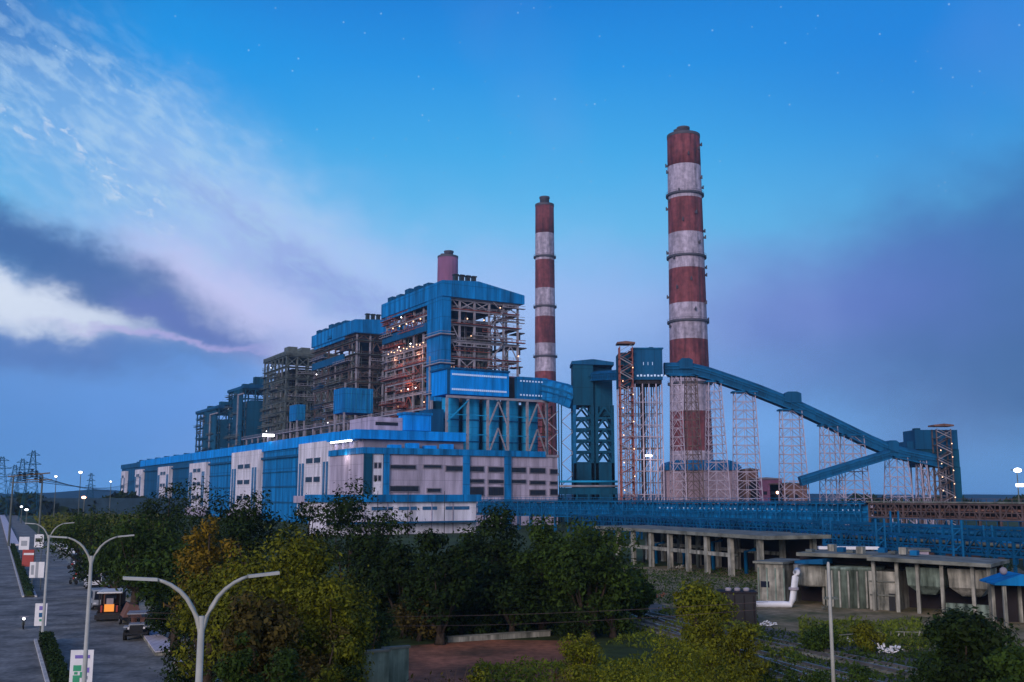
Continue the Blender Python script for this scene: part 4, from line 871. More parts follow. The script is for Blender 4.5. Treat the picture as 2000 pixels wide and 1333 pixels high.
# boundary walls of the red field
A, B = G(875, 1256), G(1075, 1243); bw = thing('boundary_wall', 'low pale boundary wall along the far side of the red field', 'wall', A, math.atan2((B-A).y, (B-A).x)); bx('wall', 'conc', bw, 0, (B-A).length, 0, .25, 0, .42); bx('coping', 'slab', bw, -.1, (B-A).length+.1, -.06, .31, .421, .5)
for (px, py, d_, lab) in ((735, 1275, 50, 'left of the two tall grey wall panels at the foot of the olive tree'), (775, 1268, 52, 'right of the two tall grey wall panels by the red field')):
    t = PY(px, py, d_); r_ = thing('wall_panel', lab, 'wall', (t.x, d_, 0), .5); bx('panel', 'concg', r_, -.65, .65, 0, .2, 0, t.z); bx('cap', 'slab', r_, -.72, .72, -.05, .25, t.z+.01, t.z+.12)
gp_ = PY(1032, 1165, 105); r_ = thing('gate_post', 'pale square post in the dark gap between the trees', 'post', (gp_.x, 105, 0)); bx('shaft', 'conc', r_, -.3, .3, -.3, .3, 0, gp_.z); bx('cap', 'slab', r_, -.4, .4, -.4, .4, gp_.z+.01, gp_.z+.25)
# ------------------------------------------------------------------ street lamps, masts and signs
def street_lamp(px, py, d, ztop, label, span=3.6, rz=R(26.5)):
    p = PY(px, py, d); r_ = thing('street_lamp', label, 'street lamp', (p.x, d, 0), rz, 'twin-arm street lamps down the median')
    zj = ztop-.85
    MB().lathe([(.16, 0), (.16, .05), (.13, .06), (.075, zj)], 0, 0, 12).build('pole', 'pole', r_, True); MB().box(-.25, .25, -.25, .25, 0, .12).build('base_plate', 'slab', r_)
    for s in (-1, 1):
        La = span/2-.42; pts = [(s*La*fx, 0, zj+fz) for fx, fz in ((0, -.55), (.03, -.3), (.1, -.05), (.2, .18), (.34, .42), (.5, .6), (.7, .75), (.86, .83), (1, .88))]
        MB().path(pts, [.062, .062, .06, .056, .053, .05, .046, .042, .038], 8).build('arm', 'pole', r_, True)
        x = s*(span/2-.42); l_ = MB().add([(x+s*q*.75, w_, zj+.88+h_+q*.06) for q in (0, 1) for (w_, h_) in ((-.1, -.03), (.1, -.03), (.07, .04), (-.07, .04))], [(0,1,2,3),(7,6,5,4),(0,4,5,1),(1,5,6,2),(2,6,7,3),(3,7,4,0)])
        l_.build('lamp_head', 'pole', r_)
    return r_
street_lamp(392, 1250, 25, 9.5, 'nearest twin-arm street lamp, tallest in the frame and pale against the trees', 2.95)
street_lamp(172, 1200, 50, 9.45, 'second twin-arm street lamp rising behind the nearest white sign', 3.1)
street_lamp(91, 1120, 82, 9.2, 'third and smallest twin-arm street lamp beside the middle sign', 2.9)
p = PY(1622, 1200, 46); sl = thing('slim_pole', 'single slim pale pole without a lamp, standing alone in the right foreground', 'pole', (p.x, 46, 0)); zt = PY(1620, 1098, 46).z
MB().lathe([(.10, 0), (.07, zt-.1), (.04, zt)], 0, 0, 10).build('shaft', 'pole', sl, True); MB().box(-.25, .35, -.05, .05, zt-1.6, zt-1.5).build('bracket', 'steelg', sl)
c = G(405, 1312); po = thing('dark_post', 'short black post standing on the near paving slab', 'post', (c.x, c.y, 0)); MB().lathe([(.13, 0), (.11, 4.2), (.16, 4.25), (.16, 4.4)], 0, 0, 8).build('shaft', 'black', po, True); bx('foot', 'black', po, -.25, .25, -.2, .2, .0, .15)
def sign(px, pyt, d, w_, h_, label, motif, rz=.12, posts=True):
    t = PY(px, pyt, d); zt = t.z; r_ = thing('sign_board', label, 'sign', (t.x, d, 0), rz); 
    fr = bx('board', 'whitep', r_, -w_/2, w_/2, 0, .08, zt-h_, zt)
    for k, x in enumerate((-w_*.3, w_*.3) if w_ > 1 else (0,)): MB().box(x-.04, x+.04, .09, .17, 0, zt-.1).build('post', 'steelg', r_)
    for (a, b, c_, e, m) in motif: bx('print', m, fr, -w_/2+a*w_, -w_/2+b*w_, -.012, -.002, zt-h_*e, zt-h_*c_)
    return r_
sign(161, 1270, 60, 1.25, 2.3, 'nearest white sign board with a violet line and green blocks', [(.2, .85, .12, .2, 'violet'), (.15, .5, .36, .5, 'green'), (.55, .85, .42, .54, 'violet'), (.15, .45, .6, .85, 'green'), (.45, .6, .52, .66, 'green'), (.62, .8, .62, .7, 'cars'), (.2, .35, .52, .58, 'green')])
sign(81, 1179, 84.5, .92, 1.75, 'middle white sign board at the tip of the hedge with blue marks', [(.35, .62, .12, .3, 'violet'), (.35, .7, .42, .62, 'glassb'), (.4, .6, .7, .8, 'green')])
sign(73, 1098, 128, 1.7, 1.9, 'far pair of white boards on one frame above the hedge', [(.4, .6, 0, 1, 'cars'), (.1, .3, .2, .8, 'cars')])
sign(48, 1049, 172, 1.6, 2.1, 'farthest white sign board beyond the red hoarding', [(.2, .8, .3, .7, 'cars')])
sign(77, 1044, 180, 1.5, 2.2, 'farthest white sign board right of its twin', [(.1, .9, .3, .6, 'steelg')])
t = PY(59, 1074, 160); rs = thing('red_hoarding', 'red hoarding with a paler strip standing in the median hedge', 'sign', (t.x, 160, 0), .1); bx('board', 'redp', rs, -1.1, .6, 0, .1, .6, t.z); bx('print', 'whitep', rs, -.9, .6, -.02, -.01, t.z-.8, t.z-.5)
for x in (-1.1, .6): MB().box(x-.05, x+.05, .11, .2, 0, t.z-.2).build('post', 'steelg', rs)
ow_ = thing('overhead_wire', 'two faint overhead wires crossing in front of the trees', 'cables', (0, 60, 0))
for (a, b, s_) in ((PY(250, 1196, 60), PY(1500, 1176, 60), .5), (PY(250, 1206, 60.5), PY(1500, 1190, 60.5), .7)):
    MB().path([a.lerp(b, t/16)-Vector((0, 60, s_*math.sin(math.pi*t/16))) for t in range(17)], .010, 4).build('cable', 'steelb', ow_)
# paving slabs beside the road
for k, (pts, lab) in enumerate(((((268, 1222), (303, 1272), (362, 1268), (292, 1226)), 'pale tiled platform beside the jeep'), (((338, 1288), (400, 1360), (470, 1345), (372, 1283)), 'pale tiled platform under the nearest lamp'), (((228, 1180), (240, 1210), (268, 1208), (246, 1176)), 'small pale platform behind the truck'))):
    P = [G(*q, .35) for q in pts]; c = sum(P, Vector())/4; r_ = thing('paved_platform', lab, 'platform', (c.x, c.y, 0))
    MB().prism([(q.x-c.x, q.y-c.y) for q in P], 0, .27, 2).build('base', 'conc', r_); MB().prism([((q.x-c.x)*1.02, (q.y-c.y)*1.02) for q in P], .271, .35, 2).build('tiles', 'tile', r_)
# ------------------------------------------------------------------ vehicles
RD = R(26.5)
def wheel(root, x, y, r=.33, w_=.24):
    t = MB().path([(x-w_/2, y, r), (x+w_/2, y, r)], r, 16).build('wheel', 'rubber', root, True); MB().path([(x-w_/2-.01, y, r), (x+w_/2+.01, y, r)], r*.55, 10).build('rim', 'cars', t)
def car(px, py, label, m, L_=4.1, w_=1.7, h_=1.5, van=False, rz=RD):
    c = G(px, py); r_ = thing('parked_car', label, 'car', (c.x, c.y, 0), rz, 'vehicles parked along the road'); e = L_/2
    prof = [(-e, .35), (e, .35), (e, .75), (e-.1, .92), (e-.95, .98), (e-1.5, h_-.05), (-e+.7, h_), (-e+.1, 1.0), (-e, .8)] if not van else [(-e, .3), (e, .3), (e, .9), (e-.35, 1.05), (e-.8, h_-.06), (-e+.1, h_), (-e, h_-.15)]
    MB().prism(prof, -w_/2, w_/2, 0).build('body', m, r_)
    if not van: gl = [(e-1.03, 1.0), (e-1.5, h_-.13), (-e+.78, h_-.1), (-e+.3, 1.0)]
    else: gl = [(e-.5, 1.1), (e-.85, h_-.2), (-e+.3, h_-.2), (-e+.3, 1.1)]
    MB().prism(gl, -w_/2-.008, w_/2+.008, 0).build('side_window', 'glass', r_)
    k = -1 if False else 1
    ws = MB().add([(-w_/2+.12, -e-.01 if van else -e+.13, 1.02), (w_/2-.12, -e-.01 if van else -e+.13, 1.02), (w_/2-.2, -e-.01 if van else -e+.62, h_-.14), (-w_/2+.2, -e-.01 if van else -e+.62, h_-.14)], [(0, 1, 2, 3)]).build('windscreen', 'glass', r_)
    if not van: ws.location = (0, -.05, .03)
    for x in (-w_/2+.08, w_/2-.36): bx('headlight', 'whitep', r_, x, x+.28, -e-.03, -e+.001, .6, .76)
    bx('bumper', 'black', r_, -w_/2, w_/2, -e-.09, -e-.031, .3, .5)
    for y in (-e+.8, e-.8):
        for x in (-w_/2+.08, w_/2-.08): wheel(r_, x, y)
    return r_
# utility truck with the glowing panel
c = G(211, 1214); tk = thing('utility_truck', 'dark utility truck with white roof and glowing orange panel at its near end', 'truck', (c.x, c.y, 0), RD*.5, 'vehicles parked along the road')
bx('chassis', 'black', tk, -1.05, 1.05, 0, 5, .35, .75); bx('body', 'dark', tk, -1.0, 1.0, .25, 4.6, .76, 1.35)
for x in (-.9, .9):
    for y in (.3, 1.7): MB().box(x-.05, x+.05, y-.05, y+.05, 1.35, 2.5).build('roof_post', 'black', tk)
bx('cab', 'brown', tk, -.98, .98, 1.8, 3.6, 1.36, 2.4); bx('roof', 'whitep', tk, -1.1, 1.1, 0, 3.8, 2.5, 2.62); bx('lit_panel', 'orange', tk, -.42, .42, .16, .24, .85, 1.5); bx('rear_screen', 'glass', tk, -.5, .5, .9, .95, 1.5, 2.3)
bx('seat', 'steel', tk, -.3, .3, .5, .8, 1.36, 2.0); bx('bumper', 'black', tk, -1.15, 1.15, -.35, -.01, .2, .65)
for x in (-.75, .6): bx('side_panel', 'redp', tk, x, x+.16, .18, .24, .8, 1.4)
for y in (.8, 3.9):
    for x in (-.98, .98): wheel(tk, x, y, .42, .28)
c = G(266, 1250); jp = thing('open_jeep', 'dark open jeep with a pale bonnet facing the camera beside the tiled platform', 'jeep', (c.x, c.y, 0), RD*.6, 'vehicles parked along the road')
bx('tub', 'card', jp, -.82, .82, 0, 3.4, .5, 1.05); bx('bonnet', 'cars', jp, -.6, .6, -.5, .75, 1.06, 1.28); bx('grille', 'black', jp, -.5, .5, -.58, -.51, .55, 1.2)
for x in (-.98, .66): bx('mudguard', 'cars', jp, x, x+.32, -.45, .5, 1.0, 1.1); bx('headlight', 'whitep', jp, x+.32 if x < 0 else x-.14, x+.46 if x < 0 else x, -.61, -.585, .9, 1.06)
MB().box(-.7, -.64, .8, .86, 1.06, 1.75).box(.64, .7, .8, .86, 1.06, 1.75).box(-.7, .7, .79, .87, 1.751, 1.8).build('windscreen_frame', 'black', jp); bx('canopy', 'cars', jp, -.85, .85, .78, 3.0, 1.9, 1.98)
for x in (-.75, .75):
    for y in (.95, 2.8): MB().box(x-.03, x+.03, y-.03, y+.03, 1.05, 1.9).build('canopy_post', 'black', jp)
for x in (-.35, .35): bx('seat', 'brown', jp, x-.22, x+.22, 1.5, 1.7, 1.06, 1.6)
bx('bumper', 'black', jp, -.9, .9, -.72, -.62, .5, .65)
for y in (-.02, 2.7):
    for x in (-.85, .85): wheel(jp, x, y, .4, .26)
# small trailer with a brick-red load behind the jeep
c = G(258, 1222); tl = thing('loaded_trailer', 'brick-red load on a low trailer between the jeep and the truck', 'trailer', (c.x, c.y, 0), RD); bx('bed', 'black', tl, -.9, .9, 0, 2.6, .5, .7); MB().prism([(-.8, .71), (.8, .71), (.45, 1.7), (-.3, 1.85)], .1, 2.5, 1).build('load', 'brown', tl)
for x in (-.85, .85): wheel(tl, x, 1.3, .32)
car(193, 1188, 'silver van with a pale roof close behind the utility truck', 'cars', 4.2, 1.6, 2.0, True)
car(180, 1148, 'white van under the tree, right of the second lamp pole', 'carw', 4.4, 1.7, 2.1, True)
car(160, 1128, 'dark car with its nose beside the parked motorcycles', 'card', 4, 1.7, 1.5)
car(135, 1086, 'white car parked farther up, where the trees meet the road', 'carw', 4, 1.7, 1.45)
car(112, 1070, 'silver car farthest up the parked row', 'cars', 4, 1.7, 1.45)
def bike(px, py, label, rz=RD, lit=False, rider=False, group='motorcycles'):
    c = G(px, py); r_ = thing('motorcycle', label, 'motorcycle', (c.x, c.y, 0), rz, group)
    for y in (-.62, .62):
        t = MB(); k = len(t.v); n = 16
        t.path([(-.05, y, .3), (.05, y, .3)], .3, 16); t.build('wheel', 'rubber', r_, True)
    MB().bar((0, -.62, .3), (0, -.4, .95), .07).bar((0, .62, .3), (0, .1, .45), .08).bar((0, -.4, .85), (0, .1, .5), .08).build('frame', 'black', r_)
    MB().ball((0, -.12, .78), .2, 8, 6, .7).build('tank', 'redp' if not lit else 'card', r_, True); MB().box(-.12, .12, .05, .7, .74, .84).build('seat', 'black', r_); MB().box(-.13, .13, -.15, .2, .3, .58).build('engine', 'steelg', r_)
    MB().bar((-.36, -.32, 1.02), (.36, -.32, 1.02), .04).build('handlebar', 'steel', r_); MB().ball((0, -.5, .88), .11, 8, 6).build('headlight', 'lamp' if lit else 'whitep', r_, True)
    return r_
bike(45, 1228, 'single motorcycle with its white headlamp lit, on the left carriageway', lit=True, group=None)
car(150, 1104, 'dark van between the white van and the parked motorcycle', 'card', 4.2, 1.7, 1.9, True)
car(122, 1078, 'small white car between the two cars farthest up the row', 'carw', 3.8, 1.6, 1.5)
bike(143, 1142, 'leftmost motorcycle of the row parked at the kerb', rz=RD+.5); bike(148, 1133, 'second motorcycle of the parked row, just beyond the leftmost', rz=RD+.4); bike(140, 1112, 'farther motorcycle parked alone by the tree shade', rz=RD+.7)
# people
def person(px, py, label, shirt='cloth', rz=0., sit=False, h=1.7, loc=None):
    c = Vector(loc) if loc else G(px, py); me = bpy.data.meshes.new('person'); s = h/1.7
    hip = .5 if sit else .92
    V_ = [(0,0,hip), (0,.01,hip+.3), (0,.0,hip+.5), (0,0,hip+.58), (0,-.02,hip+.74), (-.17,0,hip+.48), (-.21,-.03,hip+.22), (-.17,-.2,hip+.05), (.17,0,hip+.48), (.21,.0,hip+.22), (.2,-.12,hip-.02)]
    E_ = [(0,1),(1,2),(2,3),(3,4),(2,5),(5,6),(6,7),(2,8),(8,9),(9,10)]; Rr = [.15,.14,.15,.06,.105,.065,.05,.038,.065,.05,.038]
    for sx, st_ in ((-1, .1), (1, -.12)):
        k = len(V_)
        V_ += [(sx*.09, 0, hip-.05), (sx*.1, (-.42 if sit else st_*.5), .5 if sit else .48), (sx*.1, (-.42 if sit else st_), .07), (sx*.1, (-.6 if sit else st_-.16), .04)]; E_ += [(0, k), (k, k+1), (k+1, k+2), (k+2, k+3)]; Rr += [.1, .07, .045, .045]
    me.from_pydata([tuple(q*s for q in v) for v in V_], E_, []); me.materials.append(M['skin'])
    o = bpy.data.objects.new('person', me); COL.objects.link(o); o.location = c; o.rotation_euler.z = rz
    o.modifiers.new('skin', 'SKIN'); sv = me.skin_vertices[0].data
    for i, r_ in enumerate(Rr): sv[i].radius = (r_*s, r_*s*.8)
    sv[0].use_root = True; o.modifiers.new('sub', 'SUBSURF').levels = 1; o.modifiers['sub'].render_levels = 1
    tag(o, label, 'person', 'people by the road')
    MB().path([(0, 0, (hip-.02)*s), (0, .01, (hip+.28)*s), (0, 0, (hip+.5)*s), (0, 0, (hip+.56)*s)], [.185*s, .175*s, .2*s, .09*s], 12).build('shirt', shirt, o, True)
    for sx in (-1, 1): MB().path([(sx*.16*s, 0, (hip+.5)*s), (sx*.21*s, -.02, (hip+.27)*s)], [.09*s, .07*s], 10).build('sleeve', shirt, o, True)
    for sx, st_ in ((-1, .1), (1, -.12)):
        MB().path([(sx*.09*s, 0, (hip+.04)*s), (sx*.1*s, (-.42 if sit else st_*.5)*s, .5*s), (sx*.1*s, (-.42 if sit else st_)*s, .1*s)], [.125*s, .09*s, .065*s], 10).build('trouser_leg', 'trouser', o, True)
    MB().ball((0, .01, (hip+.80)*s), .105*s, 10, 6, .95).build('hair', 'black', o, True)
    return o
person(366, 1196, 'person in a white shirt standing in the shade behind the nearest lamp', rz=.4, loc=G(366, 1200))
person(146, 1128, 'person in a white shirt standing at the motorcycles', rz=1.2, loc=G(150, 1128))
# ------------------------------------------------------------------ distant masts, pylons, lamps at the left
def pylon(px, d, zt, w_, label, m='teal'):
    x = X_(px, d); r_ = thing('pylon', label, 'pylon', (x, d, 0), .3, 'lattice pylons on the skyline'); mb = MB(); n = 12
    def pt(sx, sy, z): t = z/zt; k = w_*(1-t*.86)/2; return (sx*k, sy*k, z)
    for sx in (-1, 1):
        for sy in (-1, 1): MB().bar(pt(sx, sy, 0), pt(sx, sy, zt), .2).build('leg', m, r_)
    for k in range(n):
        a, b = zt*k/n, zt*(k+1)/n
        for sy in (-1, 1): mb.bar(pt(-1, sy, a), pt(1, sy, b), .1).bar(pt(1, sy, a), pt(-1, sy, b), .1)
        for sx in (-1, 1): mb.bar(pt(sx, -1, a), pt(sx, 1, b), .1)
    mb.build('lattice', m, r_)
    for z in (.66, .8, .93): MB().bar((-w_*.75*(1.4-z), 0, zt*z), (w_*.75*(1.4-z), 0, zt*z), .28).bar((-w_*.75*(1.4-z), 0, zt*z), (0, 0, zt*(z+.05)), .2).bar((w_*.75*(1.4-z), 0, zt*z), (0, 0, zt*(z+.05)), .2).build('cross_arm', m, r_)
    return r_
for (px, d, pyt, w_, lab) in ((8, 560, 892, 10, 'pylon cut by the left edge'), (34, 640, 908, 9, 'short faint pylon left of the gantry insulators'), (48, 600, 896, 9, 'faint pylon directly behind the gantry'), (68, 470, 880, 8, 'tallest pylon, rising above the gantry'), (183, 700, 924, 6, 'small lone pylon between the gantry and the turbine hall')): pylon(px, d, Z_(pyt, d), w_, lab)
dg = 235
gx0, gx1 = X_(25, dg, 950), X_(82, dg, 950); gn = thing('switch_gantry', 'two-post electrical gantry with dark insulator stacks', 'gantry', (gx0, dg, 0)); gw = gx1-gx0
for x in (0, gw): MB().lathe([(.28, 0), (.18, Z_(930, dg))], x, 0, 8).build('post', 'steelg', gn)
zb = Z_(926, dg)
MB().bar((-1.2, 0, zb-.6), (gw+1.6, 0, zb+.2), .3).bar((gw*.45, 0, zb-1.3), (gw+2.2, 0, zb-1.3), .22).bar((-.5, 0, zb-2.), (gw, 0, zb-1.7), .2).build('cross_beam', 'black', gn)
for k, (fx, dz) in enumerate(((.22, .2), (.38, .1), (.62, .9), (.78, .5), (.95, -.4))):
    mb = MB()
    for q in range(5): mb.lathe([(.28, zb+dz-1.7+q*.42), (.52, zb+dz-1.6+q*.42), (.28, zb+dz-1.42+q*.42)], gw*fx, 0, 10)
    mb.build('insulator', 'black', gn)
wi = thing('power_lines', 'slack power lines from the gantry to the turbine hall', 'cables', (gx0, dg, 0)); tgt = W(780, 137, 0)-wi.location
for k in range(4):
    a = Vector((gw*(.5+k*.15), 0, zb+.2-k*.7)); b = Vector((tgt.x+k*2, tgt.y, 20+k*2.2)); pts = [a.lerp(b, t/14)-Vector((0, 0, 5*math.sin(math.pi*t/14))) for t in range(15)]
    MB().path(pts, .07, 4).build('cable', 'dark', wi)
def mast(px, py, d, label, m='lamp', r=.8, twin=False):
    p = PY(px, py, d); r_ = thing('lamp_mast', label, 'lamp mast', (p.x, d, 0), 0, 'lamp masts left burning')
    MB().lathe([(.3, 0), (.14, p.z)], 0, 0, 8).build('pole', 'steelg', r_); MB().box(-r*1.2, r*1.2, -.3, .3, p.z-.02, p.z+.25).build('bracket', 'steelg', r_)
    MB().ball((0, -.5, p.z), r*.8, 10, 6, .6).build('floodlight', m, r_)
    if twin: MB().box(-r*.5, r*1.1, -.6, -.28, p.z-5.2, p.z-4.2).build('floodlight', m, r_)
for (px, py, d, lab, m, r) in ((110, 931, 520, 'white lamp mast just right of the gantry', 'lamp', .8), (158, 923, 500, 'brighter white lamp mast halfway to the turbine hall', 'lamp', 1.1), (217, 941, 540, 'faint lamp mast against the far end of the turbine hall', 'lamp', .6), (165, 972, 330, 'orange lamp glowing above the dark trees', 'lampo', .85),
    (43, 990, 420, 'left of two low white lamps below the gantry', 'lamp', .6), (53, 996, 400, 'right of two low white lamps below the gantry', 'lamp', .8)): mast(px, py, d, lab, m, r)
mast(1986, 919, 330, 'twin floodlight mast at the far right edge', 'lamp', 1.5, True)
fl_ = thing('floodlight', 'bright floodlight on the turbine hall roof before the fourth frame', 'floodlight', W(500, 150, 35.2), RZ); p = PY(524, 851, 470)
fl_.location = (p.x, p.y, 0); MB().box(-2.6, 2.6, -.4, .4, p.z-.5, p.z+.6).build('lamp_head', 'lamp', fl_); MB().box(-.3, .3, .41, .9, 0, p.z).build('post', 'steel', fl_)
for (px, py, d, e) in ((668, 892, 372, 800), (524, 858, 462, 500), (1272, 896, 380, 900)):
    l_ = bpy.data.objects.new('lamp_light', bpy.data.lights.new('lamp_light', 'POINT')); COL.objects.link(l_); l_.location = PY(px, py, d); l_.data.energy = e; l_.data.color = (1, .86, .8); l_.data.shadow_soft_size = 1.2
for (q, v_, e) in ((430, 197, 2600), (455, 197, 2600), (440, 196, 1800)):
    l_ = bpy.data.objects.new('lamp_light', bpy.data.lights.new('lamp_light', 'POINT')); COL.objects.link(l_); l_.location = W(q, v_, 76 if e > 2000 else 62); l_.data.energy = e*.9; l_.data.color = (1, .45, .25); l_.data.shadow_soft_size = 1.5
# dark causeway and a far tree line
cw = tag(MB().box(-420, -60, 596, 604, 0, 9.5).build('causeway', mat('causeway_wall', (.02, .045, .07), .9)), kind='structure')
# ------------------------------------------------------------------ trees
def leafmat(name, c1, c2): return mat(name, c1, .75, .3, .22, c2=c2, island=True, spec=.15)
LM = dict(dark=leafmat('dark_leaves', (.014, .030, .003), (.0025, .006, .001)), mid=leafmat('mid_leaves', (.032, .060, .006), (.005, .012, .002)),
  olive=leafmat('olive_leaves', (.115, .120, .005), (.016, .022, .002)), orange=leafmat('orange_leaves', (.17, .105, .007), (.035, .028, .002)), brown=leafmat('brown_leaves', (.075, .055, .010), (.013, .012, .003)),
  lime=leafmat('lime_leaves', (.14, .145, .006), (.022, .036, .002)), grass=leafmat('grass_blades', (.10, .13, .010), (.02, .035, .006)), hedge=leafmat('hedge_leaves', (.022, .045, .010), (.005, .012, .003)))
def leaves(name, m, parent, P, Nrm, size, rng, asp=1.9):
    n = len(P); a = rng.normal(size=(n, 3)); a /= np.linalg.norm(a, axis=1)[:, None]; nn = Nrm+rng.normal(scale=.55, size=(n, 3)); nn /= np.linalg.norm(nn, axis=1)[:, None]
    t = np.cross(a, nn); t /= np.linalg.norm(t, axis=1)[:, None]+1e-9; b = np.cross(nn, t); s = size*(.45+1.25*rng.random(n)**1.7)[:, None]
    t = t*s*.5*asp**.5; b = b*s*.5/asp**.5
    V = np.stack([P-t, P-b*.9+t*.1, P+t, P+b*.9+t*.1], 1).reshape(-1, 3).astype(np.float32)
    me = bpy.data.meshes.new(name); me.vertices.add(4*n); me.vertices.foreach_set('co', V.ravel()); me.loops.add(4*n); me.loops.foreach_set('vertex_index', np.arange(4*n, dtype=np.int32))
    me.polygons.add(n); me.polygons.foreach_set('loop_start', np.arange(0, 4*n, 4, dtype=np.int32)); me.update(calc_edges=True); me.materials.append(m)
    o = bpy.data.objects.new(name, me); COL.objects.link(o); o.parent = parent; return o
def tree(px, pyt, wpx, d, kind, label, seed, n=7000, cz=.45, lean=0., name='tree', leaf=.24, lumps=34, squash=1., group=None, depthf=.9, cat='tree', zlo=None):
    rng = np.random.default_rng(seed); top = PY(px, pyt, d); Rx = (PY(px+wpx/2, pyt, d)-top).x; ht = top.z; base = ht*cz*.5 if zlo is None else zlo
    root = thing(name, label, cat, (top.x, d, 0), 0, group); Rz = (ht-base)/2; Cz = base+Rz
    # lumps of foliage in an uneven ellipsoid, joined to the trunk by limbs
    C, Rr = [], []
    for i in range(lumps):
        v = rng.normal(size=3); v /= np.linalg.norm(v); k = .45+.45*rng.random()**.6
        if i % 5 == 0: k *= .5
        w_ = 1.-.28*max(0, v[2]) if i % 3 else 1.
        C.append((v[0]*Rx*k*w_, v[1]*Rx*depthf*k*w_, Cz+v[2]*Rz*k*squash)); Rr.append((.22+.2*rng.random())*min(Rx, Rz*1.3))
    C = np.array(C); Rr = np.array(Rr); C[:, 0] += lean*(C[:, 2]-Cz)
    top_i = int(np.argmax(C[:, 2]+Rr)); C[:, 2] += (ht-(C[top_i, 2]+Rr[top_i]*.8))*np.clip((C[:, 2]-base)/(ht-base), 0, 1)
    w_ = Rr**2; idx = rng.choice(len(C), n, p=w_/w_.sum()); v = rng.normal(size=(n, 3)); v /= np.linalg.norm(v, axis=1)[:, None]
    rad = Rr[idx]*(.35+.75*rng.random(n)**.55); rad = rad*np.where(rng.random(n) < .07, 1.15+.5*rng.random(n), 1.); P = C[idx]+v*rad[:, None]*np.array([1.1, 1.1, .8]); P[:, 2] = np.maximum(P[:, 2], .15)
    leaves('crown', LM[kind], root, P, v+np.array([0, 0, .5]), leaf, rng)
    r0 = .035*ht+.05; tr = MB(); th_ = max(.8, base*.95); bend = (rng.random(2)-.5)*.5
    tr.path([(0, 0, 0), (bend[0]*.5, bend[1]*.5, th_*.5), (bend[0], bend[1], th_), (lean*Rz*.4, 0, Cz)], [r0*1.35, r0, r0*.85, r0*.35], 9)
    for i in range(0, len(C), 3):
        c = C[i]; s = np.array([bend[0], bend[1], th_*(.8+.2*rng.random())]); m_ = (s*.55+c*.45)+np.array([0, 0, -.1*Rz]); tr.path([s, m_, c], [r0*.42, r0*.26, r0*.08], 5, caps=False)
    tr.build('trunk', 'bark', root, True)
    return root
TG = 'trees between the road and the plant'
T = [
 (418, 934, 200, 112, 'dark', 'dark round-topped tree in front of the white stair panels', dict(n=9000)),
 (505, 956, 160, 100, 'dark', 'dark tree just left of the blue wall gap, lower than its neighbour', {}),
 (325, 940, 130, 128, 'dark', 'dark tree at the far left end of the tall row', dict(n=7000)),
 (600, 968, 120, 108, 'dark', 'thin dark tree top below the light grey service bay', dict(n=4500)),
 (688, 934, 210, 92, 'dark', 'tallest dark tree, its top against the grey service bay', dict(n=11000)),
 (862, 1030, 130, 82, 'dark', 'rounded dark tree below the white store', {}),
 (790, 1060, 130, 86, 'dark', 'dark tree filling the gap left of the rounded one', {}),
 (962, 975, 150, 90, 'dark', 'dark ragged tree at the right end of the white store', dict(n=9000)),
 (1060, 1004, 150, 88, 'mid', 'green tree next to the ragged one, under the blue bridge', dict(n=8000)),
 (1150, 1002, 190, 85, 'mid', 'broad green tree at the right end of the tree belt', dict(n=11000)),
 (1195, 1085, 120, 86, 'mid', 'low dark green tree beside the concrete frame', {}),
 (1000, 1090, 200, 87, 'dark', 'dark spreading tree filling the middle of the belt', dict(n=9000)),
 (270, 992, 190, 97, 'mid', 'dark green tree over the parked truck', dict(n=9000, zlo=3.)),
 (185, 990, 170, 140, 'mid', 'bushy dark tree hanging over the far parked cars', dict(n=6500)),
 (235, 1030, 150, 118, 'dark', 'dark tree between the second lamp and the truck', {}),
 (352, 1060, 180, 77, 'mid', 'shady tree above the jeep, left of the orange one', dict(n=9000, zlo=3.6)),
 (412, 1002, 135, 64, 'orange', 'tree with orange-brown crown, behind the nearest lamp', dict(n=9000, leaf=.17, lumps=46)),
 (420, 1085, 170, 52, 'olive', 'short olive tree below the orange crown', dict(n=7500, leaf=.15, zlo=2.6)),
 (565, 1024, 290, 48, 'olive', 'large yellow-green feathery tree in the left foreground', dict(n=34000, leaf=.125, lumps=80)),
 (650, 1120, 170, 43, 'olive', 'lower yellow-green tree leaning out to the right of the large one', dict(n=20000, leaf=.11, lumps=50)),
 (520, 1150, 180, 40, 'brown', 'brownish low tree at the foot of the large yellow-green one', dict(n=8000, leaf=.17)),
 (820, 1140, 150, 84, 'brown', 'thin brown-green scrubby tree left of the red field', dict(n=5000, leaf=.2)),
 (1368, 1128, 120, 74, 'lime', 'yellow-green young tree left of the black tank', dict(n=6500, leaf=.22)),
 (1880, 1182, 190, 54, 'dark', 'dark pointed tree in the right foreground', dict(n=11000, leaf=.2, zlo=.3)),
 (1975, 1262, 150, 46, 'mid', 'dark bush-like tree at the lower right corner', dict(n=8000, leaf=.18, zlo=.2)),
 (722, 1040, 130, 90, 'dark', 'dark tree behind the right edge of the large yellow-green tree', {}),
 (915, 1062, 120, 93, 'dark', 'low dark tree under the right end of the white store', {}),
 (1105, 1058, 150, 92, 'dark', 'dark tree filling in beneath the two green trees of the belt', {}),
 (1245, 1110, 70, 96, 'mid', 'small low tree at the left end of the concrete frame', {}),
 (1470, 1050, 0, 0, '', '', None)]
for i, (px, py, wp, d, k, lab, kw) in enumerate(T):
    if kw is None: continue
    kw = dict(kw); kw.setdefault('n', 9000); kw.setdefault('zlo', .4 if 55 < d < 130 else None); kw.setdefault('leaf', .24 if d > 70 else .2); tree(px, py, wp, d, k, lab, 100+i, group=TG, **kw)
